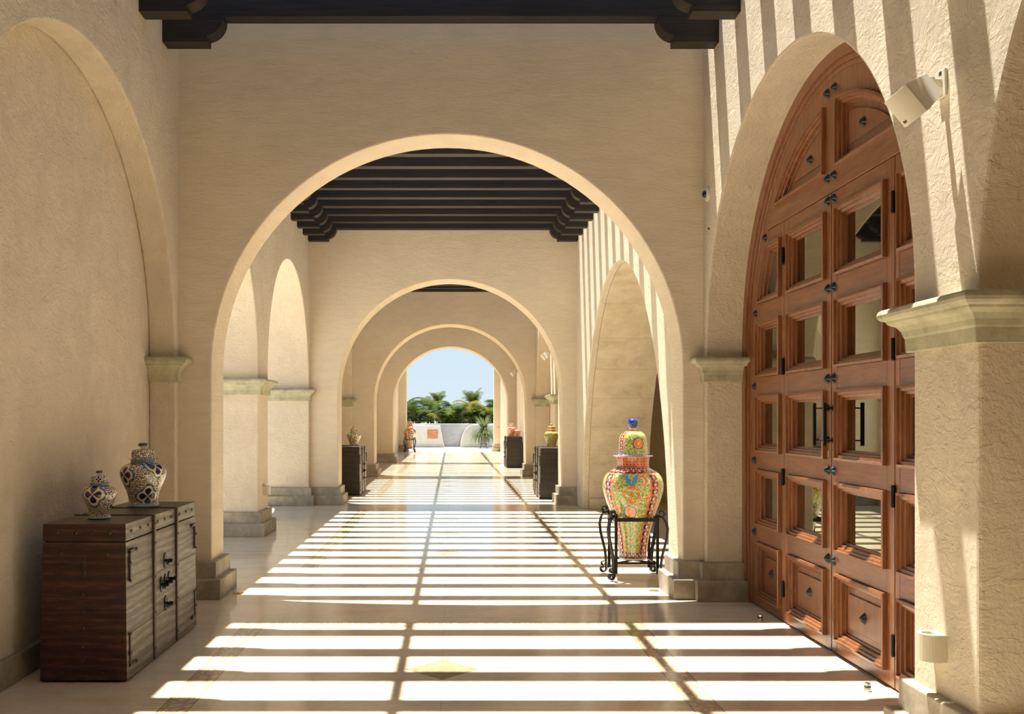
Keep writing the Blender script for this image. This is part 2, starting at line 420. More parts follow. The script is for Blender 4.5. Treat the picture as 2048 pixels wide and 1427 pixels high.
# left, bay 3
pil([(-2.95, 24.37), (-2.55, 24.37), (-2.55, 24.51)], -1)
pil([(-2.95, 20.73), (-2.55, 20.73), (-2.55, 19.9)], -1, pl=True)
for s, x, xx in ((-1, -2.04, -2.40), (1, 1.92, 2.20)):
    trim([(xx, 43.0), (x, 43.0), (x, 43.6)], PL, -1 if s < 0 else 1, 'plinth', 'grey plinth of the end pier')
trim([(-2.50, 4.20), (-2.50, 7.84)], BASE, -1, 'plinth', 'low grey baseboard', 'baseboard_left')
trim([(-2.60, 25.36), (-2.60, 32.04)], BASE, -1, 'plinth', 'low grey baseboard', 'baseboard_left')
trim([(2.17, 25.36), (2.17, 32.04)], BASE, 1, 'plinth', 'low grey baseboard', 'baseboard_right')
# rough stone foot of the broad arch
STB = [(-.02, .001), (.03, .001), (.028, .17), (-.02, .18)]
trim([(2.28, 15.66), (3.24, 15.66)], STB, -1, 'quarry', 'stone foot of the broad arch')

# ------------------------------------------------------------------ beams
WB, HB = .14, .40
def corbel_bm(x, s, w=.15):
    """x wall face, s direction into the gallery; local z=0 is the beam underside"""
    pr = [(-.10, 0), (-.10, -.20), (.35, -.20), (.35, -.158), (.325, -.158)]
    for i in range(11):
        t = -PI/2 + PI/2*i/10; pr.append((.325+.155*math.cos(t), .155*math.sin(t)*1.0))
    bm = BM(); prism(bm, [(x + s*a_, b_) for a_, b_ in pr], XZ, -w/2, w/2); return bm
ORD = ['first', 'second', 'third', 'fourth', 'fifth', 'sixth', 'seventh', 'eighth', 'ninth', 'tenth', 'eleventh', 'twelfth', 'thirteenth',
       'fourteenth', 'fifteenth', 'sixteenth', 'seventeenth', 'eighteenth', 'nineteenth']
BAYN = {1: 'in nearest bay', 2: 'in second bay', 3: 'in third bay',
        4: 'in fourth bay', 5: 'in last bay'}
def beams(bay, ylast, pitch, zb, ymin):
    xl, xr = XL[bay], XR[bay]; proto = None; k = 0; y = ylast
    while y > ymin:
        if proto is None:
            bm = BM(); box(bm, xl-.10, xr+.10, -WB/2, WB/2, 0, HB); proto = obj('ceiling_beam', bm, M['beam'], bevel=.006)
            obj('corbel', corbel_bm(xl, 1), M['beam'], proto, bevel=.004); obj('corbel', corbel_bm(xr, -1), M['beam'], proto, bevel=.004)
            o = proto
        else: o = copy_tree(proto)
        o.location = (0, y, zb)
        lab = 'black timber ceiling beam with corbels, %s from the far arch wall %s' % (ORD[k], BAYN[bay])
        if k == 0: lab = 'black timber ceiling beam with corbels, nearest the far arch wall %s' % BAYN[bay]
        tag(o, lab, 'beam', 'ceiling beams ' + BAYN[bay]); y -= pitch; k += 1
beams(1, 7.56, .562, 4.665, 3.2)
beams(2, 16.34, .575, 4.745, 8.55)
beams(3, 24.25, .57, 4.73, 17.3)
beams(4, 31.8, .57, 4.73, 25.5)
beams(5, 42.6, .57, 4.73, 33.1)
for bay, (y0, y1) in {1: (3.1, 7.94), 2: (8.38, 16.49), 3: (17.11, 24.49), 4: (25.36, 32.04), 5: (32.91, 43.)}.items():
    zt = {1: 5.065, 2: 5.145}.get(bay, 5.13)
    for j, x in enumerate((-.94, .66)):
        bm = BM(); box(bm, x-.032, x+.032, y0, y1, zt, zt+.07)
        tag(obj('purlin', bm, M['beam']), 'slim dark purlin on top of the beams %s, the %s one' % (BAYN[bay], ('left', 'right')[j]), 'purlin', 'purlins over the beams')

# unseen solid roof, added to darken the near end of the gallery
bm = BM(); box(bm, -3.3, 3.3, -8.4, 3.1, TOP_SIDE, TOP_SIDE+.25); struct(obj('ceiling', bm, M['stucco_arch']), 'unseen flat roof added to darken the near bay')
# ------------------------------------------------------------------ DOOR
XD = 2.44
def DM(s, z, t): return (XD - t, DC + s, z)           # t towards the gallery
door = empty('door_1', (0, 0, 0)); door['kind'] = 'structure'; door['label'] = 'tall arched mahogany door with glazed leaves, side panels and fanlight'
def cell_fn(s0, s1, z0, z1, R, zc, sg, n=20):
    """outline of a panel field as a function of the inset d: rectangle cut by a circle of radius R round (0, zc)"""
    def fn(d=0.):
        a, b, lo, hi, r = s0+d, s1-d, z0+d, z1-d, R-d
        hi = min(hi, zc + math.sqrt(r*r - a*a))
        sm = lambda z: min(b, math.sqrt(max(1e-9, r*r - max(0, z-zc)**2)))
        pts = [(a, lo)]
        for i in range(n+1):
            z = lo + (hi-lo)*math.sin(PI/2*i/n); x = sm(z)
            if x > a + 1e-4: pts.append((x, z))
            else: pts.append((a + 1e-3*(n-i+1)/n + 2e-4, z))
        pts.append((a, hi + 1e-4)); return mirror(pts, sg)
    return fn
def inset(pts, d):
    n = len(pts); out = []
    area = sum(pts[i][0]*pts[(i+1) % n][1] - pts[(i+1) % n][0]*pts[i][1] for i in range(n)); sg = 1 if area > 0 else -1
    for i in range(n):
        p0, p1, p2 = Vector(pts[i-1]), Vector(pts[i]), Vector(pts[(i+1) % n])
        d1 = (p1-p0).normalized(); d2 = (p2-p1).normalized()
        n1 = Vector((-d1.y, d1.x))*sg; n2 = Vector((-d2.y, d2.x))*sg
        m = n1+n2; m.normalize(); out.append(tuple(p1 + m*(d/max(.45, m.dot(n1)))))
    return out
def ring(bm, A, B, tA, tB):
    """sloping/stepped moulding ring between two outlines"""
    va = [bm.verts.new(DM(s, z, tA)) for s, z in A]; vb = [bm.verts.new(DM(s, z, tB)) for s, z in B]; n = len(A)
    for i in range(n): bm.faces.new((va[i], va[(i+1) % n], vb[(i+1) % n], vb[i]))
MS = [(0, 0), (0, .024), (.015, .027), (.017, .013), (.033, .010), (.035, -.004), (.050, -.008), (.052, -.030), (.066, -.033), (.066, -.050)]
def moulding(bm, fn):
    prev = None
    for off, t in MS:
        cur = (fn(off), t)
        if prev: ring(bm, prev[0], cur[0], prev[1], cur[1])
        prev = cur
def boss_bm(s, z, r=.028, t=0.):
    bm = BM(); n = 16; c = bm.verts.new(DM(s, z, t+.032)); mid = []; out = []
    for i in range(n):
        a_ = 2*PI*i/n; k = 1. if i % 2 == 0 else .80; q = 1.15 if i % 8 == 4 or i == 12 else 1.
        mid.append(bm.verts.new(DM(s + r*.55*k*math.cos(a_), z + r*.55*k*q*math.sin(a_), t+.022)))
        out.append(bm.verts.new(DM(s + r*k*math.cos(a_), z + r*1.3*k*math.sin(a_), t)))
    for i in range(n):
        j = (i+1) % n; bm.faces.new((c, mid[i], mid[j])); bm.faces.new((mid[i], out[i], out[j], mid[j]))
    return bm
def mirror(poly, sg): return poly if sg > 0 else [(-s, z) for s, z in poly][::-1]
RC = 1.47       # inner clip radius of side panes
# outer arched frame in stepped bands
def arch_ring_poly(ro, ri, zb):
    o_ = [(-ro, zb)] + arc_pts(0, ro, DZ, 60) + [(ro, zb)]; i_ = [(-ri, zb)] + arc_pts(0, ri, DZ, 60) + [(ri, zb)]
    return o_ + i_[::-1]
bm = BM(); prism(bm, arch_ring_poly(DR+.01, 1.690, 0.003), DM, -.11, .035); prism(bm, arch_ring_poly(1.692, 1.655, .003), DM, -.11, .018)
prism(bm, arch_ring_poly(1.657, 1.62, .003), DM, -.11, .006)
obj('door_frame', bm, M['door'], door, bevel=.004)
ROWS = [(.655, 1.095), (1.235, 1.68), (1.825, 2.26), (2.405, 2.84)]
RAILS = [(.52, .655), (1.095, 1.235), (1.68, 1.825), (2.26, 2.405)]
def cellset(par, sg, s0, s1, stile_in, stile_out, clip, bosses_at, ztop, zrail):
    """one leaf/side light; sg=+1 far side, -1 near side"""
    bmf = BM(); 
    def bx(a_, b_, z0, z1, mi=0, t=0.):
        if clip:
            lim = math.sqrt(1.54**2 - max(0, z1-DZ)**2); b_ = min(b_, lim)
        lo, hi = sorted((sg*a_, sg*b_)); prism(bmf, [(lo, z0), (hi, z0), (hi, z1), (lo, z1)], DM, -.085, t, mi)
    bx(stile_in, s0, .012, ztop); 
    if not clip: bx(s1, stile_out, .012, ztop)
    else:
        prism(bmf, mirror([(RC, .012), (1.621, .012)] + [(1.621*math.cos(t_), DZ+1.621*math.sin(t_)) for t_ in [i*.03 for i in range(0, 22)]] +
              [(RC*math.cos(t_), DZ+RC*math.sin(t_)) for t_ in [i*.03 for i in range(21, -1, -1)]], sg), DM, -.085, .001)
    for z0, z1 in [(.012, .09)] + RAILS + [(2.84, ztop)]: bx(s0, s1 + (.05 if clip else 0), z0, z1, 1, -.0008)
    obj('leaf_frame' , bmf, None, par, mats=[M['door'], M['door_rail']], bevel=.003)
    # bottom panel
    cells = [(.09, .52)] + ROWS
    for k, (z0, z1) in enumerate(cells):
        if clip: fn = cell_fn(s0, s1, z0, z1, RC, DZ, sg)
        else: fn = lambda d=0., z0=z0, z1=z1: mirror([(s0+d, z0+d), (s1-d, z0+d), (s1-d, z1-d), (s0+d, z1-d)], sg)
        bm = BM(); moulding(bm, fn); obj('moulding', bm, M['door'], par); inner = fn(.066)
        bm = BM()
        if k == 0:
            prism(bm, inner, DM, -.085, -.038); prism(bm, fn(.108), DM, -.039, -.026)
            obj('wood_panel', bm, M['door'], par, bevel=.004)
            cs = sg*(s0+s1)/2; obj('boss', boss_bm(cs, (z0+z1)/2, .028, -.026), M['boss'], par)
        else:
            prism(bm, inner, DM, -.060, -.042); obj('pane', bm, M['glass'], par)
for sg, nm in ((1, 'door_leaf'), (-1, 'door_leaf')):
    lf = empty(nm, (0, 0, 0)); lf.parent = door
    cellset(lf, sg, .085, .775, .006, .868, False, None, 2.945, None)
    for z in (.594, 1.165, 1.755, 2.335, 2.90): obj('boss', boss_bm(sg*.046, z), M['boss'], lf)
    for z in (.25, 1.07, 1.88, 2.69):
        bm = BM(); lathe(bm, [(.009, -.062), (.012, -.055), (.012, .055), (.009, .062)], 10, XD-.010, DC+sg*.872, z)
        box(bm, XD-.006, XD+.002, DC+sg*.872-.018, DC+sg*.872+.018, z-.05, z+.05); obj('hinge', bm, M['iron'], lf)
    # pull handle
    bm = BM(); hs = DC + sg*.085; hx = XD-.078
    bm2 = BM(); box(bm, hx-.010, hx+.010, hs-.010, hs+.010, 1.325, 1.60)
    for z in (1.36, 1.565):
        tube(bm, [(hx, hs, z), (XD+.0, DC+sg*.05, z)], .006); lathe(bm, [(.002, -.022), (.018, -.014), (.018, .014), (.002, .022)], 8, XD-.006, DC+sg*.05, z)
    obj('door_handle', bm, M['iron'], lf, bevel=.002)
    bm2.free()
    # small brass maker's plate under the handle
    bm = BM(); box(bm, XD-.003, XD+.001, DC+sg*.046-.018, DC+sg*.046+.018, 1.25, 1.29); obj('lock_plate', bm, M['brass'], lf)
    sp = empty('side_panel', (0, 0, 0)); sp.parent = door
    cellset(sp, sg, .93, RC, .876, 1.6, True, None, 2.945, None)
    for z in (.594, 1.165, 1.755, 2.335): obj('boss', boss_bm(sg*(1.53 if z < 2.2 else 1.50), z, .026), M['boss'], sp)
    obj('boss', boss_bm(sg*1.275, 2.90, .026), M['boss'], sp)
# fanlight
fan = empty('fanlight', (0, 0, 0)); fan.parent = door
bm = BM(); RF = 1.621
zt = 2.95; sl = math.sqrt(RF**2-(zt-DZ)**2); th0 = math.asin((zt-DZ)/RF)
zu = 3.09; RI = 1.47
# bottom rail (curved ends), mullion, arched rim
def sect(z0, z1, R):
    l = [(math.sqrt(R*R-(z-DZ)**2), z) for z in (z0, (z0+z1)/2, z1)]
    return l + [(-s, z) for s, z in l[::-1]]
prism(bm, sect(zt, zu, RF), DM, -.085, 0., 1)
a0 = math.asin((zu-DZ)/RF)
a1_ = math.asin((zu-DZ)/RI)
prism(bm, [(RF*math.cos(a0+(PI-2*a0)*i/50), DZ+RF*math.sin(a0+(PI-2*a0)*i/50)) for i in range(51)] +
      [(RI*math.cos(a1_+(PI-2*a1_)*i/50), DZ+RI*math.sin(a1_+(PI-2*a1_)*i/50)) for i in range(50, -1, -1)], DM, -.085, 0.)
prism(bm, [(-.10, zu), (.10, zu), (.10, DZ+RI+.002), (-.10, DZ+RI+.002)], DM, -.085, .0006)
obj('fanlight_frame', bm, None, fan, mats=[M['door'], M['door_rail']], bevel=.003)
for sg in (1, -1):
    fn = cell_fn(.10, 9., zu, 9., RI, DZ, sg, 30)
    bm = BM(); moulding(bm, fn); obj('moulding', bm, M['door'], fan)
    bm = BM(); prism(bm, fn(.066), DM, -.085, -.038); prism(bm, fn(.106), DM, -.039, -.027); obj('wood_panel', bm, M['door'], fan)
    obj('boss', boss_bm(sg*.42, 3.27, .028, -.027), M['boss'], fan)
    obj('boss', boss_bm(sg*.05, 3.045), M['boss'], fan); obj('boss', boss_bm(sg*.06, 3.60), M['boss'], fan)
bm = BM(); prism(bm, [(-1.7, 0.01), (1.7, .01)] + [(1.7*math.cos(t_), DZ+1.7*math.sin(t_)) for t_ in [PI*i/40 for i in range(41)]], DM, -.115, -.09)
obj('door_backing', bm, M['door'], door)

# ------------------------------------------------------------------ TRUNKS
def trunk(x_side, y_near, L, W, H, side, label, detail=True):
    """side=+1: ironwork face looks to +X"""
    t = empty('wooden_trunk', (x_side, y_near, 0), label, 'trunk', 'wooden trunks along the gallery')
    # local: long face at x=0, body extends to -side*W ; y 0..L
    tp = .012
    def q(bm, z0, z1, mat=(0, 1, 2), y0=0, y1=L, g=0.):
        e0 = tp*(1-z0/H); e1 = tp*(1-z1/H)
        P = []
        for z, e in ((z0, e0), (z1, e1)):
            P += [(side*(e+g), y0-e-g, z), (side*(e+g), y1+e+g, z), (-side*(W+e+g), y1+e+g, z), (-side*(W+e+g), y0-e-g, z)]
        v = [bm.verts.new(p) for p in P]
        for k, (f, mi) in enumerate((((0, 1, 5, 4), 1), ((1, 2, 6, 5), 0), ((2, 3, 7, 6), 1), ((3, 0, 4, 7), 0), ((4, 5, 6, 7), 2), ((0, 3, 2, 1), 0))):
            bm.faces.new([v[i] for i in f]).material_index = mi
    mats = [M['trunk_end' if y_near < 8 else 'trunk_dark'], M['trunk_side'], M['trunk_top']]
    bm = BM(); q(bm, .012, H-.105); obj('body', bm, None, t, mats=mats, bevel=.004)
    bm = BM(); q(bm, H-.098, H); obj('lid', bm, None, t, mats=mats, bevel=.004)
    bm = BM(); q(bm, H-.108, H-.095, g=-.012); obj('lid_gap', bm, M['print'], t)
    def stud(parent, p, n, r=.011):
        bm = BM(); n = Vector(n).normalized(); p = Vector(p)
        a_ = n.orthogonal().normalized(); b_ = n.cross(a_); prev = None
        rings = [[bm.verts.new(p + n*(h-.001) + (a_*math.cos(2*PI*k/8)+b_*math.sin(2*PI*k/8))*rr) for k in range(8)] for rr, h in ((r, 0), (r*.9, r*.4), (r*.5, r*.75))]
        for A, B in zip(rings, rings[1:]):
            for k in range(8): bm.faces.new((A[k], A[(k+1) % 8], B[(k+1) % 8], B[k]))
        bm.faces.new(rings[-1]); bm.faces.new(rings[0][::-1]); obj('stud', bm, M['oldiron'], parent, smooth=True)
    # straps over lid and down the front
    for fr in (1/3, 2/3):
        y = L*fr; sb = BM()
        box(sb, *sorted((side*.0, side*.019)), y-.016, y+.016, .012, H-.0)
        box(sb, *sorted((side*.012, -side*(W+.006))), y-.016, y+.016, H-.001, H+.006)
        s_ = obj('iron_strap', sb, M['oldiron'], t, bevel=.002)
        for z in (.08, .30, .52, H-.17, H-.05): stud(s_, (side*.0185, y, z), (side, 0, 0), .009)
        for xx in (.10, .28, .42): stud(s_, (-side*xx, y, H+.006), (0, 0, 1), .009)
    if detail:
        # plank joints of long face
        for z in (.27, .53):
            b = BM(); box(b, *sorted((side*(.0), side*(tp*(1-z/H)+.0015))), .01, L-.01, z-.0025, z+.0025); obj('plank_joint', b, M['print'], t)
        for y in [L*f for f in (.06, .17, .27, .40, .50, .60, .73, .84, .94)]: stud(t, (side*.0015, y, H-.05), (side, 0, 0), .011)
        for fx in (.19, .40, .60, .82): stud(t, (-side*W*fx, -.0015, H-.05), (0, -1, 0), .011)
        for fx, z in ((.22, H-.17), (.78, H-.165)): stud(t, (-side*W*fx, -.003, z), (0, -1, 0), .011)
        for z in (.685, .62, .50, .40, .31, .205, .13): stud(t, (-side*W*.505, -.004-tp*(1-z/H), z), (0, -1, 0), .010)
        for fx in (.27, .75): stud(t, (-side*W*fx, -.014, .06), (0, -1, 0), .010)
        # T-shaped plate on the end board
        b = BM(); box(b, *sorted((-side*W*.2, -side*W*.8)), -.0055, 0.006, H-.185, H-.150); box(b, *sorted((-side*W*.48, -side*W*.535)), -.007, 0.006, H-.30, H-.186)
        obj('iron_plate', b, mats[0], t, bevel=.003)
        # bracket hinges at the corners
        for y0, y1 in ((.03, .13), (L-.03, L-.13)):
            for za, zb in ((H-.16, H-.33), (.09, .27)):
                b = BM(); lo, hi = sorted((y0, y1)); x_ = sorted((side*.0, side*.0175))
                zt = za; box(b, *x_, lo, hi, zt-.009, zt+.009)
                z0, z1 = sorted((za, zb)); box(b, *x_, *sorted((y0, y0 + (.018 if y1 > y0 else -.018))), z0, z1)
                h_ = obj('hinge_bracket', b, M['oldiron'], t, bevel=.002)
                stud(h_, (side*.017, y1, za), (side, 0, 0), .013)
                for zz in (za*.6+zb*.4, zb): stud(h_, (side*.017, y0, zz), (side, 0, 0), .012)
        # pulls
        for y, z in ((L*.5, .585), (L*.44, .445), (L*.5, .45), (L*.56, .455), (L*.5, .31)):
            b = BM(); e = tp*(1-z/H)
            prism(b, [(y+.034*math.cos(k*PI/6)*(1 if k % 3 else .8), z+.050*math.sin(k*PI/6)*(1 if k % 3 else 1)) for k in range(12)], YZ, side*0, side*(e+.006))
            tube(b, [(side*(e+.004), y, z), (side*(e+.034), y, z)], .009); tube(b, [(side*(e+.030), y, z), (side*(e+.036), y, z), (side*(e+.046), y, z), (side*(e+.052), y, z)], .015, 8, r1=.010)
            tube(b, [(side*(e+.018), y-.020, z-.012), (side*(e+.022), y, z-.026), (side*(e+.018), y+.020, z-.012)], .006, 6)
            obj('pull_knob', b, M['iron'], t, smooth=True)
    return t
trunk(-1.852, 5.40, 1.45, .472, .900, 1, 'reddish brown wooden trunk with grey glare-painted front, left foreground, under two blue and white jars')
trunk(-1.79, 18.45, 1.45, .50, .945, 1, 'dark wooden trunk on the left beyond the second arch, carrying an orange flowered jar')
trunk(1.653, 17.66, 1.42, .50, .945, -1, 'dark wooden trunk on the right beyond the second arch, carrying a green and orange jar')
trunk(1.68, 28.8, 1.45, .47, .940, -1, 'dark wooden trunk on the right in the fourth bay, under two red and white jars')

# ------------------------------------------------------------------ JARS (painted glaze)
def lerp(p, q, f): return tuple(a_+(b_-a_)*f for a_, b_ in zip(p, q))
def spline(prof, n):
    """resample a profile densely with Catmull-Rom"""
    out = []
    P = [prof[0]] + list(prof) + [prof[-1]]
    for i in range(1, len(P)-2):
        p0, p1, p2, p3 = P[i-1], P[i], P[i+1], P[i+2]
        seg = max(2, int(n*math.dist(p1, p2)))
        for k in range(seg):
            t = k/seg
            out.append(tuple(.5*(2*b + (c-a_)*t + (2*a_-5*b+4*c-d)*t*t + (-a_+3*b-3*c+d)*t**3) for a_, b, c, d in zip(p0, p1, p2, p3)))
    out.append(prof[-1]); return [(max(.0005, r), z) for r, z in out]
def painted(name, prof, seg, fn, parent, sharp=()):
    bm = BM(); col = []
    rings = []
    for r, z in prof:
        rg = []
        for i in range(seg):
            th = 2*PI*i/seg; th = th if th <= PI else th-2*PI
            rg.append(bm.verts.new((r*math.sin(th), -r*math.cos(th), z))); col.append(fn(th, r, z))
        rings.append(rg)
    for A, B in zip(rings, rings[1:]):
        for i in range(seg): bm.faces.new((A[i], A[(i+1) % seg], B[(i+1) % seg], B[i]))
    bm.faces.new(rings[0][::-1]); bm.faces.new(rings[-1])
    bm.normal_update()
    me = bpy.data.meshes.new(name); bm.to_mesh(me); bm.free()
    at = me.color_attributes.new('glaze', 'FLOAT_COLOR', 'POINT')
    flat = []
    for c in col: flat += [c[0], c[1], c[2], 1.]
    at.data.foreach_set('color', flat)
    for p in me.polygons: p.use_smooth = True
    me.set_sharp_from_angle(angle=math.radians(50)); me.materials.append(M['ceramic'])
    o = bpy.data.objects.new(name, me); C.objects.link(o); o.parent = parent; return o
def N(x, y, z=0.): return noise.noise(Vector((x, y, z)))
BLUE, CREAM, TEAL, ORANGE = (.012, .020, .10), (.80, .66, .42), (.03, .12, .20), (.72, .16, .025)
GREEN, LIME, DKG, WHITE = (.20, .36, .05), (.66, .68, .26), (.05, .14, .02), (.80, .76, .62)
PEACH, YEL = (.86, .50, .24), (.90, .55, .06)
def leaves(s, z, cell, seed=0):
    """small brush-stroke leaves on a jittered grid -> bool"""
    gi, gj = math.floor(s/cell), math.floor(z/cell)
    for a_ in (-1, 0, 1):
        for b_ in (-1, 0, 1):
            i, j = gi+a_, gj+b_
            h = math.sin(i*127.1+j*311.7+seed)*43758.5453; h -= math.floor(h)
            g = math.sin(i*269.5+j*183.3+seed)*43758.5453; g -= math.floor(g)
            cx, cz = (i+.25+.5*h)*cell, (j+.25+.5*g)*cell; an = (h*3+g*5)*2
            dx, dz = s-cx, z-cz; u = dx*math.cos(an)+dz*math.sin(an); w = -dx*math.sin(an)+dz*math.cos(an)
            w += u*u*14/ (cell*40)
            if (u/(cell*.60))**2 + (w/(cell*.26))**2 < 1: return True
    return False
def quatre(ds, dz, a_):
    """medallion; returns colour or None"""
    r = math.hypot(ds, dz); ph = math.atan2(dz, ds)
    R = a_*(.78 + .30*abs(math.cos(2*ph))**3 - .04*math.cos(8*ph))
    if r > R: return None
    if r > R*.86: return TEAL
    if r > R*.80: return CREAM
    pr = abs(math.cos(2*ph))
    if r < R*.66 and pr > .35 + .35*abs(r/R-.42)*2 and r > .05*R: return BLUE
    return lerp(CREAM, PEACH, .45)
def blue_fn(Rm, meds, H, bodytop, neck, cell):
    def fn(th, r, z):
        if z < .014*H/.3: return lerp(TEAL, WHITE, .25)
        if z > neck[0] and z < neck[1]: return lerp(TEAL, WHITE, .15 + .1*N(th*20, z*300))
        s = th*Rm
        for ms, mz, ma in meds:
            ds = (th - ms); ds = (ds+PI) % (2*PI) - PI
            c = quatre(ds*max(r, Rm*.55), z-mz, ma)
            if c: return c
        return BLUE if leaves(s, z, cell) else CREAM
    return fn
def jar(name, loc, H, D, prof_b, prof_l, fnb, fnl, fnk, seg, dens, label, cat='jar', group=None, rz=0, lid=True):
    t = empty(name, loc, label, cat, group, rz)
    painted('body', spline(prof_b, dens), seg, fnb, t)
    if lid:
        l = painted('lid', spline(prof_l[:-5] if False else prof_l, dens), seg, fnl, t)
        kn = fnk['prof']; painted('knob', spline(kn, dens), 32, lambda th, r, z: fnk['col'](z), l)
    return t
def ginger(H, D):
    """body, lid and knob outlines for a lidded jar of total height H and belly D"""
    R = D/2; b = H*.70
    body = [(R*.66, 0), (R*.70, .004*H), (R*.66, .03*H), (R*.62, .08*H), (R*.70, .22*H), (R*.90, .38*H), (R*1.0, .50*H), (R*.97, .58*H), (R*.80, .645*H), (R*.60, .675*H),
            (R*.54, .69*H), (R*.54, .735*H)]
    lid = [(R*.48, .735*H), (R*.66, .737*H), (R*.67, .745*H), (R*.52, .752*H), (R*.50, .775*H), (R*.50, .83*H), (R*.46, .875*H), (R*.34, .895*H), (R*.16, .902*H)]
    kn = [(R*.12, .895*H), (R*.11, .92*H), (R*.17, .938*H), (R*.215, .960*H), (R*.19, .985*H), (R*.09, .998*H), (R*.01, 1.*H)]
    return body, lid, kn
def bluejar(loc, H, D, meds, lidmeds, cell, label, rz=0):
    b, l, k = ginger(H, D); R = D/2
    jar('lidded_jar', loc, H, D, b, l, blue_fn(R, meds, H, .7*H, (.682*H, .75*H), cell), blue_fn(R*.5, lidmeds, H, H, (.0, .752*H), cell),
        {'prof': k, 'col': lambda z: BLUE if z > .945*H else lerp(CREAM, PEACH, .5)}, 200, 560 if H > .35 else 760, label, 'jar', 'blue and white jars on the near trunk', rz)
zt = .9065
bluejar((-2.105, 5.68, zt), .283, .196, [(-.05, .145, .076), (1.75, .07, .05), (-1.6, .09, .05), (3.1, .14, .06)], [(.25, .232, .026), (-1.5, .232, .026), (1.9, .232, .026)], .0115,
        'smaller blue and white lidded jar at the near end of the foreground trunk')
bluejar((-2.10, 6.47, zt), .428, .304, [(-.62, .215, .082), (1.0, .272, .080), (.62, .07, .080), (-1.9, .10, .07), (2.6, .2, .075)], [(-.9, .355, .036), (1.4, .355, .036)], .0125,
        'taller blue and white lidded jar behind the smaller one on the foreground trunk')

def flower(ds, dz, R, petals=8, c=ORANGE, edge=BLUE, core=YEL):
    r = math.hypot(ds, dz); ph = math.atan2(dz, ds)
    Rp = R*(.90 + .10*abs(math.cos(petals/2*ph)))
    if r > Rp: return None
    if r > Rp*.84: return edge
    if r > Rp*.78: return WHITE
    if r < R*.18: return core
    if abs(math.sin(petals/2*ph)) < .10: return lerp(c, (.5, .06, .01), .6)
    return lerp(c, core, .25*(1-r/R))
def scroll_band(a_, b_, w, per):
    """swirl ornament in a band: a_ along, b_ across (|b_|<w)"""
    k = (a_ % per)/per - .5; sgn = 1
    u = k*per; v = b_
    r = math.hypot(u, v*1.0); ph = math.atan2(v, u)
    f = r/(w*.64)
    if f < 1 and (f < .45 or math.sin(ph*1 + f*7) > -.3): return PEACH if f > .3 else lerp(PEACH, WHITE, .5)
    if (abs(abs(k)-.47) < .10 and abs(b_ - w*.55) < w*.22): return WHITE
    if abs(abs(k)-.40) < .06: return ORANGE
    return BLUE
def urn_green(th, s, z, n9=9.):
    v = N(s*n9+3, z*n9, 1.3); w = N(s*n9*.8-7, z*n9*.9, 5.1)
    e = abs(v) if abs(v) < abs(w)*1.2 else abs(w)
    if e < .026: return ORANGE
    if e < .038: return WHITE
    m = N(s*95, z*95, 2.); m2 = N(s*50, z*50, 9.)
    c = lerp(GREEN, LIME, max(0, min(1, .62 + m2*1.2)))
    if m > .12: c = DKG if m > .22 else GREEN
    return c
def big_urn_body(z0, H):
    def fn(th, r, z):
        s = th*.24
        if z < z0+.018: return lerp(WHITE, ORANGE, .12)
        if z < z0+.072: 
            return scroll_band(s, (z-z0-.045), .027, .068)
        if z > 1.045-.0: # neck
            zz = z-1.045
            if zz < .008: return BLUE
            if zz > .094: return WHITE
            k = (s*1.0 % .055)/.055
            if abs(zz-.052) < .003: return BLUE
            if .4 < k < .52 and .02 < zz < .082: return BLUE
            if k >= .52 and k < .72 and (abs(zz-.076) < .006 or abs(zz-.024) < .006): return BLUE
            return (.72, .20, .06)
        if z > .985: 
            if z < .992 or z > 1.038: return ORANGE
            return scroll_band(s, (z-1.014), .027, .068)
        for tb in (.62, -1.15, 2.75):
            d = ((th-tb+PI) % (2*PI)-PI)*max(r, .12)
            if abs(d) < .036: return scroll_band(z, d, .034, .066)
            if abs(d) < .052: return ORANGE if abs(d) > .037 else WHITE
        for ft, fz, fr in ((-.30, .635, .062), (1.7, .75, .06), (-2.3, .72, .06)):
            ds = (th-ft+PI) % (2*PI)-PI; c = flower(ds*r, z-fz, fr)
            if c: return c
        for ds0 in (-.045, .045):        # blue tulip under the shoulder
            u = (th+.24)*r; dz = z-.930
            if abs(u - ds0*(.25+max(0, (dz+.05))*9)) < .016*(1.3-abs(dz)*11) and abs(dz) < .05: return (.06, .30, .55)
        u = abs((th+.24)*r)              # stems either side
        if u < .010 and z > .70 and z < .88: return ORANGE
        if abs(u - .07*math.sin(max(0, min(PI, (z-.72)/.16*PI)))) < .008 and .72 < z < .88: return ORANGE
        return urn_green(th, s, z)
    return fn
def big_lid(th, r, z):
    s = th*.13
    if z < 1.158: return lerp((.04, .10, .30), WHITE, .2)
    for tb in (-1.15, 1.0+1.2, -3.2):
        d = ((th-tb+PI) % (2*PI)-PI)*max(r, .06)
        if abs(d) < .022: return scroll_band(z, d, .020, .05)
        if abs(d) < .032: return ORANGE
    for ft in (.22, 2.9):
        ds = (th-ft+PI) % (2*PI)-PI; c = flower(ds*r, z-1.265, .056)
        if c: return c
    return urn_green(th, s*1.2, z, 13.)
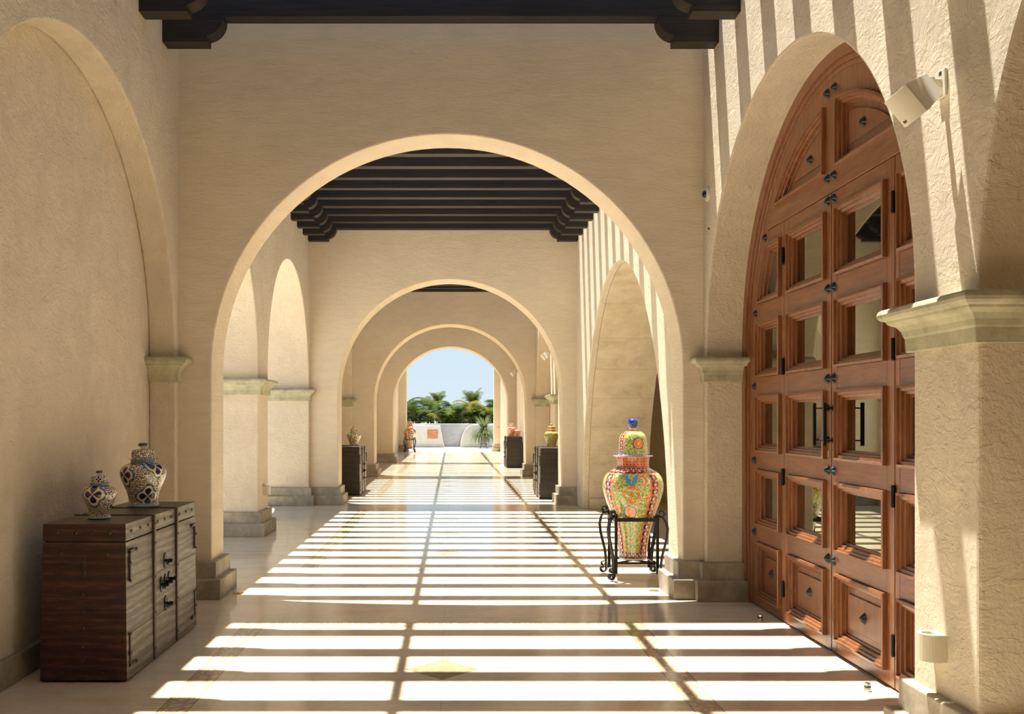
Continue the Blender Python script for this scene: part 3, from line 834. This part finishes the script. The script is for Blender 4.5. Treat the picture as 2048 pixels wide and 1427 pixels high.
def stand(par_loc, half, label, rz=0):
    t = empty('iron_stand', par_loc, label, 'stand', 'wrought iron urn stands', rz)
    h = half
    # spiral helper in the diagonal plane of each leg
    for sx, sy in ((-1, -1), (1, -1), (1, 1), (-1, 1)):
        d = Vector((sx*.82, sy*.57, 0)).normalized(); side = Vector((-d.y, d.x, 0)); c = Vector((sx*h, sy*h, 0))
        pts = []
        for i in range(15):      # top scroll
            a_ = -PI*.2 + i*(PI*2.0)/14; rr = .014 + .030*(i/14); pts.append((.014 + rr*math.cos(-a_+PI*.9), .625 + rr*math.sin(-a_+PI*.9)))
        pts += [(.028, .590), (.060, .545), (.075, .48), (.066, .40), (.045, .32), (.022, .24), (.010, .16), (.006, .09), (.004, .05)]
        for i in range(13):      # foot scroll, curling outwards and up
            a_ = PI + i*(PI*1.75)/12; rr = .036 - .022*(i/12); pts.append((.040 + rr*math.cos(a_), .044 + rr*math.sin(a_)))
        bm = BM(); tube(bm, [c + d*a_ + Vector((0, 0, b_)) for a_, b_ in pts], .01, flat=(.034, .012, side)); 
        # second small curl between foot and leg
        p2 = [(.036 + .020*math.cos(PI+i*.5), .098+.020*math.sin(PI+i*.5)) for i in range(11)]
        tube(bm, [c + d*a_ + Vector((0, 0, b_)) for a_, b_ in p2], .01, flat=(.030, .008, side))
        obj('leg', bm, M['iron'], t)
        bm = BM(); box(bm, c.x-sx*.020-.013, c.x-sx*.020+.013, c.y-sy*.02-.010, c.y-sy*.02+.010, .06, .60); obj('upright', bm, M['iron'], t, bevel=.002)
    hh = h-.012
    bm = BM()
    for z0, z1 in ((.545, .578),):
        for a_, b_ in (((-hh, -hh), (hh, -hh)), ((hh, -hh), (hh, hh)), ((hh, hh), (-hh, hh)), ((-hh, hh), (-hh, -hh))):
            x0, x1 = sorted((a_[0], b_[0])); y0, y1 = sorted((a_[1], b_[1])); box(bm, x0-.006, x1+.006, y0-.006, y1+.006, z0, z1)
    obj('top_rail', bm, M['iron'], t, bevel=.002)
    bm = BM()
    q = hh-.03
    for a_, b_ in (((-q, -q), (q, -q)), ((q, -q), (q, q)), ((q, q), (-q, q)), ((-q, q), (-q, -q))):
        x0, x1 = sorted((a_[0], b_[0])); y0, y1 = sorted((a_[1], b_[1])); box(bm, x0-.006, x1+.006, y0-.012, y1+.012, .148, .166)
    obj('bottom_rail', bm, M['iron'], t, bevel=.002)
    bm = BM()
    tube(bm, [(-q, -q, .160), (q, q, .160)], .009, 6); tube(bm, [(-q, q, .160), (q, -q, .160)], .009, 6); obj('cross_bar', bm, M['iron'], t)
    return t
UB = [(.110, .172), (.128, .174), (.131, .185), (.128, .21), (.134, .27), (.150, .38), (.178, .50), (.215, .62), (.252, .72), (.277, .81), (.283, .87), (.272, .93), (.240, .98), (.190, 1.015),
      (.156, 1.035), (.149, 1.05), (.150, 1.10), (.156, 1.142)]
UL = [(.13, 1.142), (.182, 1.143), (.186, 1.150), (.140, 1.158), (.136, 1.18), (.133, 1.26), (.124, 1.32), (.105, 1.355), (.075, 1.375), (.035, 1.382)]
UK = [(.032, 1.378), (.031, 1.405), (.042, 1.425), (.052, 1.455), (.048, 1.482), (.028, 1.497), (.003, 1.50)]
URN = (1.715, 8.985)
stand((URN[0], URN[1], 0), .212, 'black wrought iron scroll stand under the big painted urn at right')
u = empty('painted_urn', (URN[0], URN[1], 0), 'big green and orange painted lidded urn with dark blue knob, in the near iron stand', 'urn', 'tall painted urns in iron stands')
painted('body', spline(UB, 330), 300, big_urn_body(.172, 1.5), u)
l = painted('lid', spline(UL, 360), 220, big_lid, u)
painted('knob', spline(UK, 300), 40, lambda th, r, z: (.012, .05, .30) if z > 1.41 else lerp(WHITE, ORANGE, .4), l)
# far urn
def far_body(th, r, z):
    if z < .20 or (z > 1.03 and z < 1.05) or (z > .98 and z < 1.0): return (.45, .05, .03)
    if z > 1.05: return ORANGE if int(th*6) % 2 else WHITE
    for tb in (-.35, 1.75, -2.45):
        d = ((th-tb+PI) % (2*PI)-PI)*max(r, .12)
        if abs(d) < .05:
            return WHITE if (abs(d) < .03 and (z % .06) > .022) else (.40, .04, .04)
    v = N(th*2.2, z*9)
    if v > .25: return (.08, .10, .30)
    return (.48, .32, .05) if v > 0 else ((.62, .55, .36) if v > -.15 else (.42, .12, .03))
def far_lid(th, r, z):
    v = N(th*3, z*16, 4.)
    return (.40, .04, .04) if v > .2 else (YEL if v > -.1 else (.12, .14, .35))
stand((-1.86, 42.35, 0), .20, 'black iron stand under the distant urn beside the left end pier')
u = empty('painted_urn', (-1.86, 42.35, 0), 'distant yellow and red painted lidded urn in iron stand beside the left end pier', 'urn', 'tall painted urns in iron stands')
painted('body', spline(UB, 90), 64, far_body, u); l = painted('lid', spline(UL, 90), 48, far_lid, u)
painted('knob', spline(UK, 80), 20, lambda th, r, z: (.012, .03, .28), l)

def flowery(bg, bloom, leafc, neckc, footc, H, cell=.055, dens=.75):
    def fn(th, r, z):
        if z < .03*H: return footc
        if .655*H < z < .742*H: return neckc if (z/H % .03) > .008 else WHITE
        s = th*.145; i0, j0 = math.floor(s/cell), math.floor(z/cell)
        for a_ in (0, -1, 1):
            for b_ in (0, -1, 1):
                i, j = i0+a_, j0+b_; h = math.sin(i*12.9+j*78.2)*43758.5; h -= math.floor(h)
                if h > dens: continue
                dx, dz = s-(i+.5+.3*(h-.4))*cell, z-(j+.5)*cell; rr = math.hypot(dx, dz); ph = math.atan2(dz, dx)
                R = cell*.46*(.8+.2*math.cos(6*ph))
                if rr < R: return BLUE if rr > R*.86 else (YEL if rr < R*.25 else bloom)
        v = N(s*40, z*40, 2.)
        return leafc if v > .05 else bg
    return fn
def smalljar(loc, H, D, pal, label, group, lid=True, footc=BLUE, rz=0):
    b, l, k = ginger(H, D)
    if not lid: b = b[:-1] + [(D/2*.56, .72*H), (D/2*.60, .74*H)]; b = [(r, z/.74) for r, z in b]
    jar('lidded_jar' if lid else 'small_jar', loc, H, D, b, l, flowery(*pal, footc, H), flowery(*pal, footc, 1e-3 if False else H, .04), {'prof': k, 'col': lambda z: pal[3]}, 96, 190, label, 'jar', group, rz, lid)
smalljar((-1.965, 19.15, .9515), .40, .29, (WHITE, (.80, .30, .03), DKG, (.75, .45, .12)), 'lidded jar with orange flowers on white, on the left trunk beyond the second arch', None, rz=.4)
smalljar((1.93, 18.35, .9515), .445, .29, ((.42, .42, .10), (.70, .30, .04), (.16, .22, .04), (.75, .14, .04)), 'green and orange lidded jar with red collar, on the right trunk beyond the second arch', None, footc=(.6, .1, .03), rz=.2)
smalljar((1.84, 29.2, .9465), .43, .27, (WHITE, (.62, .10, .03), (.62, .10, .03), (.62, .10, .03)), 'red and white lidded jar on the farthest right trunk', None, footc=(.5, .08, .03))
smalljar((2.035, 29.1, .9465), .225, .19, (WHITE, (.72, .22, .08), (.62, .10, .03), (.72, .22, .08)), 'small lidless red and white jar beside the taller one on the farthest right trunk', None, lid=False, footc=(.5, .08, .03))

# ------------------------------------------------------------------ SPEAKERS, SCONCES, SMALL FITTINGS
def speaker(px, py, pz, label):
    t = empty('wall_speaker', (px, py, pz), label, 'speaker', 'wall speakers on the right wall')
    bm = BM(); box(bm, -.012, .0, -.035, .035, -.06, .06); box(bm, -.05, -.012, -.014, .014, -.02, .02); lathe(bm, [(.016, -.03), (.016, .03)], 12, -.052, 0, 0)
    b_ = obj('bracket', bm, M['plastic'], t, bevel=.003)
    for z in (-.045, .045):
        bm = BM(); box(bm, -.015, -.011, -.008, .008, z-.008, z+.008); obj('screw', bm, M['print'], b_)
    # cabinet: tapered, front faces left/down/towards the viewer
    c_ = Vector((-.425, -.85, -.29)).normalized(); u_ = (Vector((0, 0, 1)) - c_*c_.z).normalized(); w_ = (-c_).cross(u_)
    p_ = w_*.82 + u_*.58; f = p_*-.60 + c_*.80; r_ = p_*-.80 - c_*.60; up = w_*-.58 + u_*.82
    R = Matrix((r_, f, up)).transposed()           # columns: width, forward, height
    org = Vector((-.088, -.030, -.034))
    bm = BM(); tube(bm, [(-.045, 0, -.005), (-.06, -.012, -.015), tuple(org + f*.02)], .012, 8); obj('arm', bm, M['plastic'], t)
    bm = BM(); rings = []
    for d, w, h in [(0, .050, .056), (.10, .060, .064), (.13, .063, .067), (.131, .066, .070), (.152, .066, .070)]:
        rings.append([bm.verts.new(org + R @ Vector((x, d, z))) for x, z in ((-w, -h), (w, -h), (w, h), (-w, h))])
    for A, B in zip(rings, rings[1:]):
        for k in range(4): bm.faces.new((A[k], A[(k+1) % 4], B[(k+1) % 4], B[k]))
    bm.faces.new(rings[0][::-1]); bm.faces.new(rings[-1]); obj('cabinet', bm, M['plastic'], t, bevel=.003)
    bm = BM(); n = 12; w, h = .064, .068
    fr = [[bm.verts.new(org + R @ Vector((-w + 2*w*i/n, .153 + dd*(.008 + (1-(2*i/n-1)**2)*.016), z))) for i in range(n+1)] for z in (-h, h) for dd in (0, 1)]
    a0, a1, b0, b1 = fr
    for i in range(n):
        bm.faces.new((a1[i], a1[i+1], b1[i+1], b1[i])); bm.faces.new((a0[i], b0[i], b0[i+1], a0[i+1])); bm.faces.new((a0[i], a0[i+1], a1[i+1], a1[i])); bm.faces.new((b0[i], b1[i], b1[i+1], b0[i+1]))
    bm.faces.new((a0[0], a1[0], b1[0], b0[0])); bm.faces.new((a0[n], b0[n], b1[n], a1[n]))
    obj('grille', bm, M['plastic'], t, smooth=True)
    return t, R, org
def add_badge(t, R, org):
    # tiny maker's mark low on the grille: dark strokes
    bm = BM()
    for i, (x, w) in enumerate(((-.012, .004), (-.005, .004), (.002, .004), (.009, .004))):
        box(bm, x, x+w, 0, .002, -.007 + .002*(i % 2), .006 - .002*((i+1) % 2))
    for v in bm.verts: v.co = org + R @ (v.co + Vector((.030, .153+.0195, -.050)))
    obj('badge', bm, M['print'], t)
for px, py, pz, lab in ((2.107, 4.07, 2.93, 'off white wall speaker on a bracket high on the near right pier'), (2.169, 20.45, 2.93, 'small distant white wall speaker on the right wall of the third bay'),
                        (2.169, 31.0, 3.05, 'faint white wall speaker on the right wall of the fourth bay')):
    t, R, org = speaker(px, py, pz, lab); add_badge(t, R, org)
for loc, s, lab in (((2.108, 4.10, .46), 1, 'cream half-round wall sconce low on the near right pier'), ((-2.46, 12.43, .50), -1, 'small cream wall sconce low on the left pier beyond the first arch')):
    t = empty('wall_sconce', loc, lab, 'wall light', 'low wall sconces')
    pr = [(0, -.058), (-.05, -.058)] + [(-.05 - .045*math.sin(PI*i/12), -.058*math.cos(PI*i/12)) for i in range(13)] + [(-.05, .058), (0, .058)]
    pi_ = [(-.048 + .032*math.cos(q_), .032*math.sin(q_)) for q_ in [math.atan2(b_, a_+.048) for a_, b_ in pr]]
    bm = BM()
    A = [[bm.verts.new((s*a_, b_, z)) for a_, b_ in P] for P in (pr, pi_) for z in (0, .115)]
    n = len(pr); o0, o1, i0, i1 = A
    for k in range(n):
        j = (k+1) % n; bm.faces.new((o0[k], o0[j], o1[j], o1[k])); bm.faces.new((i0[k], i1[k], i1[j], i0[j])); bm.faces.new((o1[k], o1[j], i1[j], i1[k])); bm.faces.new((o0[k], i0[k], i0[j], o0[j]))
    obj('shade', bm, M['sconce'], t)
    bm = BM(); lathe(bm, [(.02, .03), (.022, .05), (.022, .08), (.012, .09)], 12, -s*.048, 0, 0); obj('lamp_holder', bm, M['plastic'], t)
# dome camera on right wall near the first arch
t = empty('dome_camera', (2.108, 7.80, 3.34), 'small white dome camera with black lens on the right wall beside the first arch', 'camera')
bm = BM(); lathe(bm, [(.058, 0), (.060, .006), (.056, .018), (.040, .024)], 28)
for v in bm.verts: v.co = Vector((-v.co.z, v.co.y, v.co.x))
obj('base', bm, M['plastic'], t, smooth=True)
bm = BM(); lathe(bm, [(.030, .022), (.029, .032), (.022, .044), (.010, .050)], 20)
for v in bm.verts: v.co = Vector((-v.co.z, v.co.y, v.co.x))
obj('lens_dome', bm, M['dome'], t, smooth=True)
bm = BM(); lathe(bm, [(.010, 0), (.010, .006), (.004, .010)], 12)
for v in bm.verts: v.co = Vector((-v.co.z, v.co.y, v.co.x))
o = tag(obj('wall_plug', bm, M['print']), 'tiny dark plug in the right wall below the dome camera', 'plug'); o.location = (2.108, 7.77, 3.05)
bm = BM(); box(bm, -.03, .03, -.004, 0, -.02, .02); o = tag(obj('wall_vent', bm, M['plinth']), 'tiny grey plate on the right end pier', 'plate'); o.location = (2.12, 43.0, 1.1)
# door stops on floor
for (x, y, k, lab) in ((2.29, 7.05, 0, 'small steel floor door stop in the shade by the far side panel'), (2.29, 5.23, 1, 'small steel floor door stop in the sun by the near door leaf')):
    t = empty('door_stop', (x, y, 0), lab, 'door stop', 'floor door stops')
    bm = BM(); lathe(bm, [(.018, 0.0005), (.018, .012), (.014, .014), (.014, .034), (.017, .036), (.017, .044), (.008, .047)], 16); obj('post', bm, M['steel'], t, smooth=True)
    bm = BM(); lathe(bm, [(.0155, .018), (.0185, .020), (.0185, .028), (.0155, .030)], 16); obj('rubber_ring', bm, M['print'], t, smooth=True)
for (x, y, lab) in ((-1.83, 8.15, 'flat brass plate on the floor beside the left pier of the first arch'), (1.76, 8.25, 'flat brass plate on the floor beside the right pier of the first arch')):
    bm = BM(); lathe(bm, [(.045, .0005), (.045, .005), (.035, .008)], 20); lathe(bm, [(.012, .007), (.010, .011)], 10)
    o = tag(obj('floor_plate', bm, M['brass']), lab, 'floor plate', 'floor plates'); o.location = (x, y, 0)

# ------------------------------------------------------------------ TERRACE END
bm = BM(); box(bm, -12, 12, 50.2, 50.5, -.1, 1.215); struct(obj('wall_terrace', bm, M['white'], bevel=.02), 'low white terrace wall')
PX = lambda px, d: (px-903)*d/1900
bm = BM(); d = 49.0
pts = [(-2.6, 0.), (PX(888.5, d), 0.), (PX(880, d), 1.12), (PX(829, d), 1.14), (-2.6, 1.14)]
prism(bm, pts, XZ, d, 50.15)
blk = tag(obj('rendered_block', bm, M['cream'], bevel=.015), 'cream rendered block with sloping right end against the white terrace wall', 'block')
bm = BM()
x0, x1 = PX(855, d), PX(875.5, d); rp = []
for i in range(13): rp.append((x0 + (x1-x0)*i/12, .46 + .015*N(i*.9, 1)))
for i in range(8): rp.append((x1 + .012*N(i*.9, 3), .46 + .43*i/7))
for i in range(13): rp.append((x1 - (x1-x0)*i/12, .89 + .02*N(i*.9, 5)))
for i in range(1, 7): rp.append((x0 + .012*N(i*.9, 7), .89 - .43*i/7))
bm = BM(); prism(bm, rp, XZ, d-.04, d+.01)
tag(obj('terracotta_relief', bm, M['terracotta'], bevel=.008), 'weathered orange terracotta panel fixed on the cream block', 'wall panel')
# quarter-round cream flank at the right
bm = BM(); d2 = 49.3; xa, xb = PX(921, d2), PX(947, d2)
pts = [(xa, 0.)] + [(xb - (xb-xa)*math.cos(PI/2*i/20), 1.16*math.sin(PI/2*i/20)**1.0) for i in range(1, 21)] + [(3.4, 1.16), (3.4, 0)]
prism(bm, pts, XZ, d2, 50.15); tag(obj('stair_flank', bm, M['cream'], bevel=.01), 'cream quarter-round stair flank behind the potted plant', 'stair wall')
# potted plant on an iron stand
px, py = 1.63, 48.2
t = empty('plant_stand', (px, py, 0), 'small black iron stand under the potted plant on the terrace', 'stand')
for sx in (-1, 1):
    for sy in (-1, 1):
        bm = BM(); tube(bm, [(sx*.17, sy*.15, 0.01), (sx*.13, sy*.12, .05), (sx*.12, sy*.11, .15), (sx*.15, sy*.14, .22)], .014, 6); obj('leg', bm, M['iron'], t)
bm = BM(); box(bm, -.15, .15, -.14, .14, .19, .215); box(bm, -.13, .13, -.12, .12, .08, .095); obj('shelf', bm, M['iron'], t)
t = empty('potted_plant', (px, py, .215), 'bushy spiky green plant in a white pot on the terrace', 'potted plant')
bm = BM(); lathe(bm, [(.13, 0), (.15, .01), (.22, .18), (.27, .38), (.285, .42), (.26, .43), (.24, .40)], 28); pot = obj('pot', bm, M['white'], t, smooth=True)
bm = BM()
for i in range(7):
    a_ = -.6+i*.2; tube(bm, [(.20*math.sin(a_), -.19*math.cos(a_)-.01, .08), (.26*math.sin(a_), -.26*math.cos(a_)-.012, .34)], .006, 5)
obj('pot_bars', bm, M['iron'], t)
bm = BM(); rnd = random.Random(3)
for i in range(420):
    a_ = rnd.uniform(0, 2*PI); up_ = rnd.uniform(.0, 1.)**1.1; L = rnd.uniform(.6, 1.05); w = rnd.uniform(.012, .024)
    d = Vector((math.cos(a_), math.sin(a_), 0)); side = Vector((-d.y, d.x, 0)); p = Vector((d.x*.05, d.y*.05, .40 + up_*.25)); prev = None
    el = .15 + up_*1.3; n = 7
    for k in range(n+1):
        f = k/n; ww = w*(1-f)**.7 + .001
        cur = (bm.verts.new(p - side*ww), bm.verts.new(p + side*ww))
        if prev: bm.faces.new((prev[0], prev[1], cur[1], cur[0]))
        prev = cur; e = el - f*(2.2 if el < 1.15 else .8); p = p + (d*math.cos(e) + Vector((0, 0, math.sin(e))))*L/n
o = obj('foliage', bm, M['leaf_pot'], t)

# palms
def frond_mesh(L, nleaf, ll, droop, mat, seed, w=.016):
    rnd = random.Random(seed); bm = BM(); pts = []; p = Vector((0, 0, 0)); e = 1.25
    n = 22
    for k in range(n+1): 
        pts.append(p.copy()); e = 1.25 - droop*(k/n)**1.2; p = p + Vector((math.cos(e), 0, math.sin(e)))*L/n
    tube(bm, pts[::3] + [pts[-1]], .014, 5, r1=.003)
    for j in range(nleaf):
        f = .18 + .82*j/nleaf; i = min(n-1, int(f*n)); c = pts[i].lerp(pts[i+1], f*n-i); d = (pts[i+1]-pts[i]).normalized()
        for s in (-1, 1):
            l = ll*(.45+.75*math.sin(PI*min(1, f*.85+.1)))*rnd.uniform(.85, 1.1)
            dr = (d*.65 + Vector((0, s, 0))*.95 + Vector((0, 0, .15+rnd.uniform(-.1, .15)))).normalized(); q = c.copy(); prev = None
            nn = d.cross(dr).normalized(); sd = dr.cross(nn)
            for k in range(4):
                g = k/3; ww = w*(1-g)**.6*(1 if k else .6) + .001
                cur = (bm.verts.new(q - d*ww), bm.verts.new(q + d*ww))
                if prev: bm.faces.new((prev[0], prev[1], cur[1], cur[0]))
                prev = cur; dr = (dr + Vector((0, 0, -.22-.2*g))).normalized(); q = q + dr*l/3
    bmesh.ops.recalc_face_normals(bm, faces=bm.faces)
    me = bpy.data.meshes.new('frond'); bm.to_mesh(me); bm.free(); me.materials.append(mat); return me
FR = {}
for nm, mat in (('deep', 'leaf_dark'), ('mid', 'leaf_mid'), ('gold', 'leaf_gold')):
    FR[nm] = [frond_mesh(1.5, 30, .46, 1.5 + .25*i, M[mat], i*7+len(nm), .022) for i in range(3)]
FRC = [frond_mesh(1.25, 26, .42, .75 + .3*i, M['leaf_mid'], 50+i, .014) for i in range(2)]
def palm(x, y, z0, trunk_h, nfr, kinds, seed, label, scale=1., tall=False, stems=3):
    rnd = random.Random(seed); t = empty('palm_tree', (x, y, z0), label, 'palm', 'palms beyond the terrace wall')
    for s_ in range(stems):
        bm = BM(); ox, oy = rnd.uniform(-.22, .22), rnd.uniform(-.15, .15); 
        tube(bm, [(ox*.5, oy*.5, 0), (ox, oy, trunk_h*.5), (ox*1.3, oy*1.2, trunk_h)], .045 if not tall else .09, 8, r1=.032 if not tall else .06); obj('stem', bm, M['stem'], t)
        k_ = nfr//stems
        for i in range(k_):
            me = rnd.choice(FRC if tall else FR[rnd.choice(kinds)])
            o = bpy.data.objects.new('frond', me); C.objects.link(o); o.parent = t
            o.location = (ox*1.3, oy*1.2, trunk_h - rnd.uniform(0, .8 if not tall else .2)); sc = scale*rnd.uniform(.75, 1.1); o.scale = (sc,)*3
            o.rotation_euler = (rnd.uniform(-.15, .15), rnd.uniform(-.1, .55) if not tall else rnd.uniform(-.35, .1), 2*PI*i/k_ + rnd.uniform(-.4, .4))
row = ['leftmost', 'second from left', 'third from left', 'fourth from left', 'fifth from left', 'sixth from left', 'seventh from left', 'eighth from left', 'rightmost']
for i in range(9):
    x = -4.4 + i*1.1; rr = random.Random(i+90)
    palm(x + rr.uniform(-.15, .15), 53.0 + rr.uniform(-.3, .4), -.3, 2.0 + rr.uniform(-.25, .35), 30, ['mid', 'gold', 'mid', 'deep'], i+3, 'bushy golden green areca palm, %s in the row right behind the terrace wall' % row[i], .80)
for i in range(9):
    x = -5.2 + i*1.3; rr = random.Random(i+190)
    palm(x + rr.uniform(-.2, .2), 55.6 + rr.uniform(-.4, .4), -.3, 2.25 + rr.uniform(-.25, .3), 27, ['deep', 'mid', 'deep'], i+33, 'dense dark green palm, %s in the back row of palms' % row[i], .95)
palm(PX(884, 58), 58, -.3, 2.75, 11, [], 201, 'tall upright palm crown rising above the row, left of the middle', .72, True, 1)
palm(PX(946, 57), 57, -.3, 2.65, 15, [], 207, 'tall feathery palm crown rising above the row on the right', .85, True, 1)
palm(PX(855, 60), 60, -.3, 2.5, 9, [], 211, 'lower feathery palm crown rising above the row on the left', .7, True, 1)

# ------------------------------------------------------------------ LIGHT, SKY, CAMERA
sun = bpy.data.lights.new('sun', 'SUN'); sun.energy = 15.0; sun.angle = math.radians(.53); sun.color = (1., .965, .895)
so = bpy.data.objects.new('sun', sun); C.objects.link(so)
so.rotation_euler = Vector((.125, -.188, -1)).to_track_quat('-Z', 'Y').to_euler()
w = bpy.data.worlds.new('sky'); bpy.context.scene.world = w; w.use_nodes = True; nt = w.node_tree
tc = nt.nodes.new('ShaderNodeTexCoord'); sp_ = nt.nodes.new('ShaderNodeSeparateXYZ'); rp_ = nt.nodes.new('ShaderNodeValToRGB')
nt.links.new(tc.outputs['Generated'], sp_.inputs[0]); nt.links.new(sp_.outputs[2], rp_.inputs[0])
e = rp_.color_ramp.elements; e[0].position = 0.; e[0].color = (.69, .80, .88, 1); e[1].position = 1.; e[1].color = (.22, .42, .80, 1)
q_ = e.new(.07); q_.color = (.61, .77, .87, 1); q_ = e.new(.35); q_.color = (.42, .62, .88, 1)
nt.links.new(rp_.outputs[0], nt.nodes['Background'].inputs[0]); nt.nodes['Background'].inputs[1].default_value = 1.
cam = bpy.data.cameras.new('camera'); co = bpy.data.objects.new('camera', cam); C.objects.link(co)
co.location = (0, 0, HC); co.rotation_euler = (PI/2, 0, 0)
cam.sensor_width = 36; cam.lens = 1900/2048*36
cam.shift_x = (1024-903)/2048; cam.shift_y = (836-713.5)/2048; cam.clip_start = .05; cam.clip_end = 1000
sc = bpy.context.scene; sc.camera = co
sc.view_settings.view_transform = 'Standard'; sc.view_settings.look = 'None'; sc.view_settings.exposure = .10; sc.view_settings.gamma = 1.
sc.view_settings.use_curve_mapping = False
sc.cycles.max_bounces = 7; sc.cycles.diffuse_bounces = 5; sc.cycles.glossy_bounces = 3; sc.cycles.use_adaptive_sampling = True; sc.cycles.adaptive_threshold = .05; sc.cycles.sample_clamp_indirect = 8
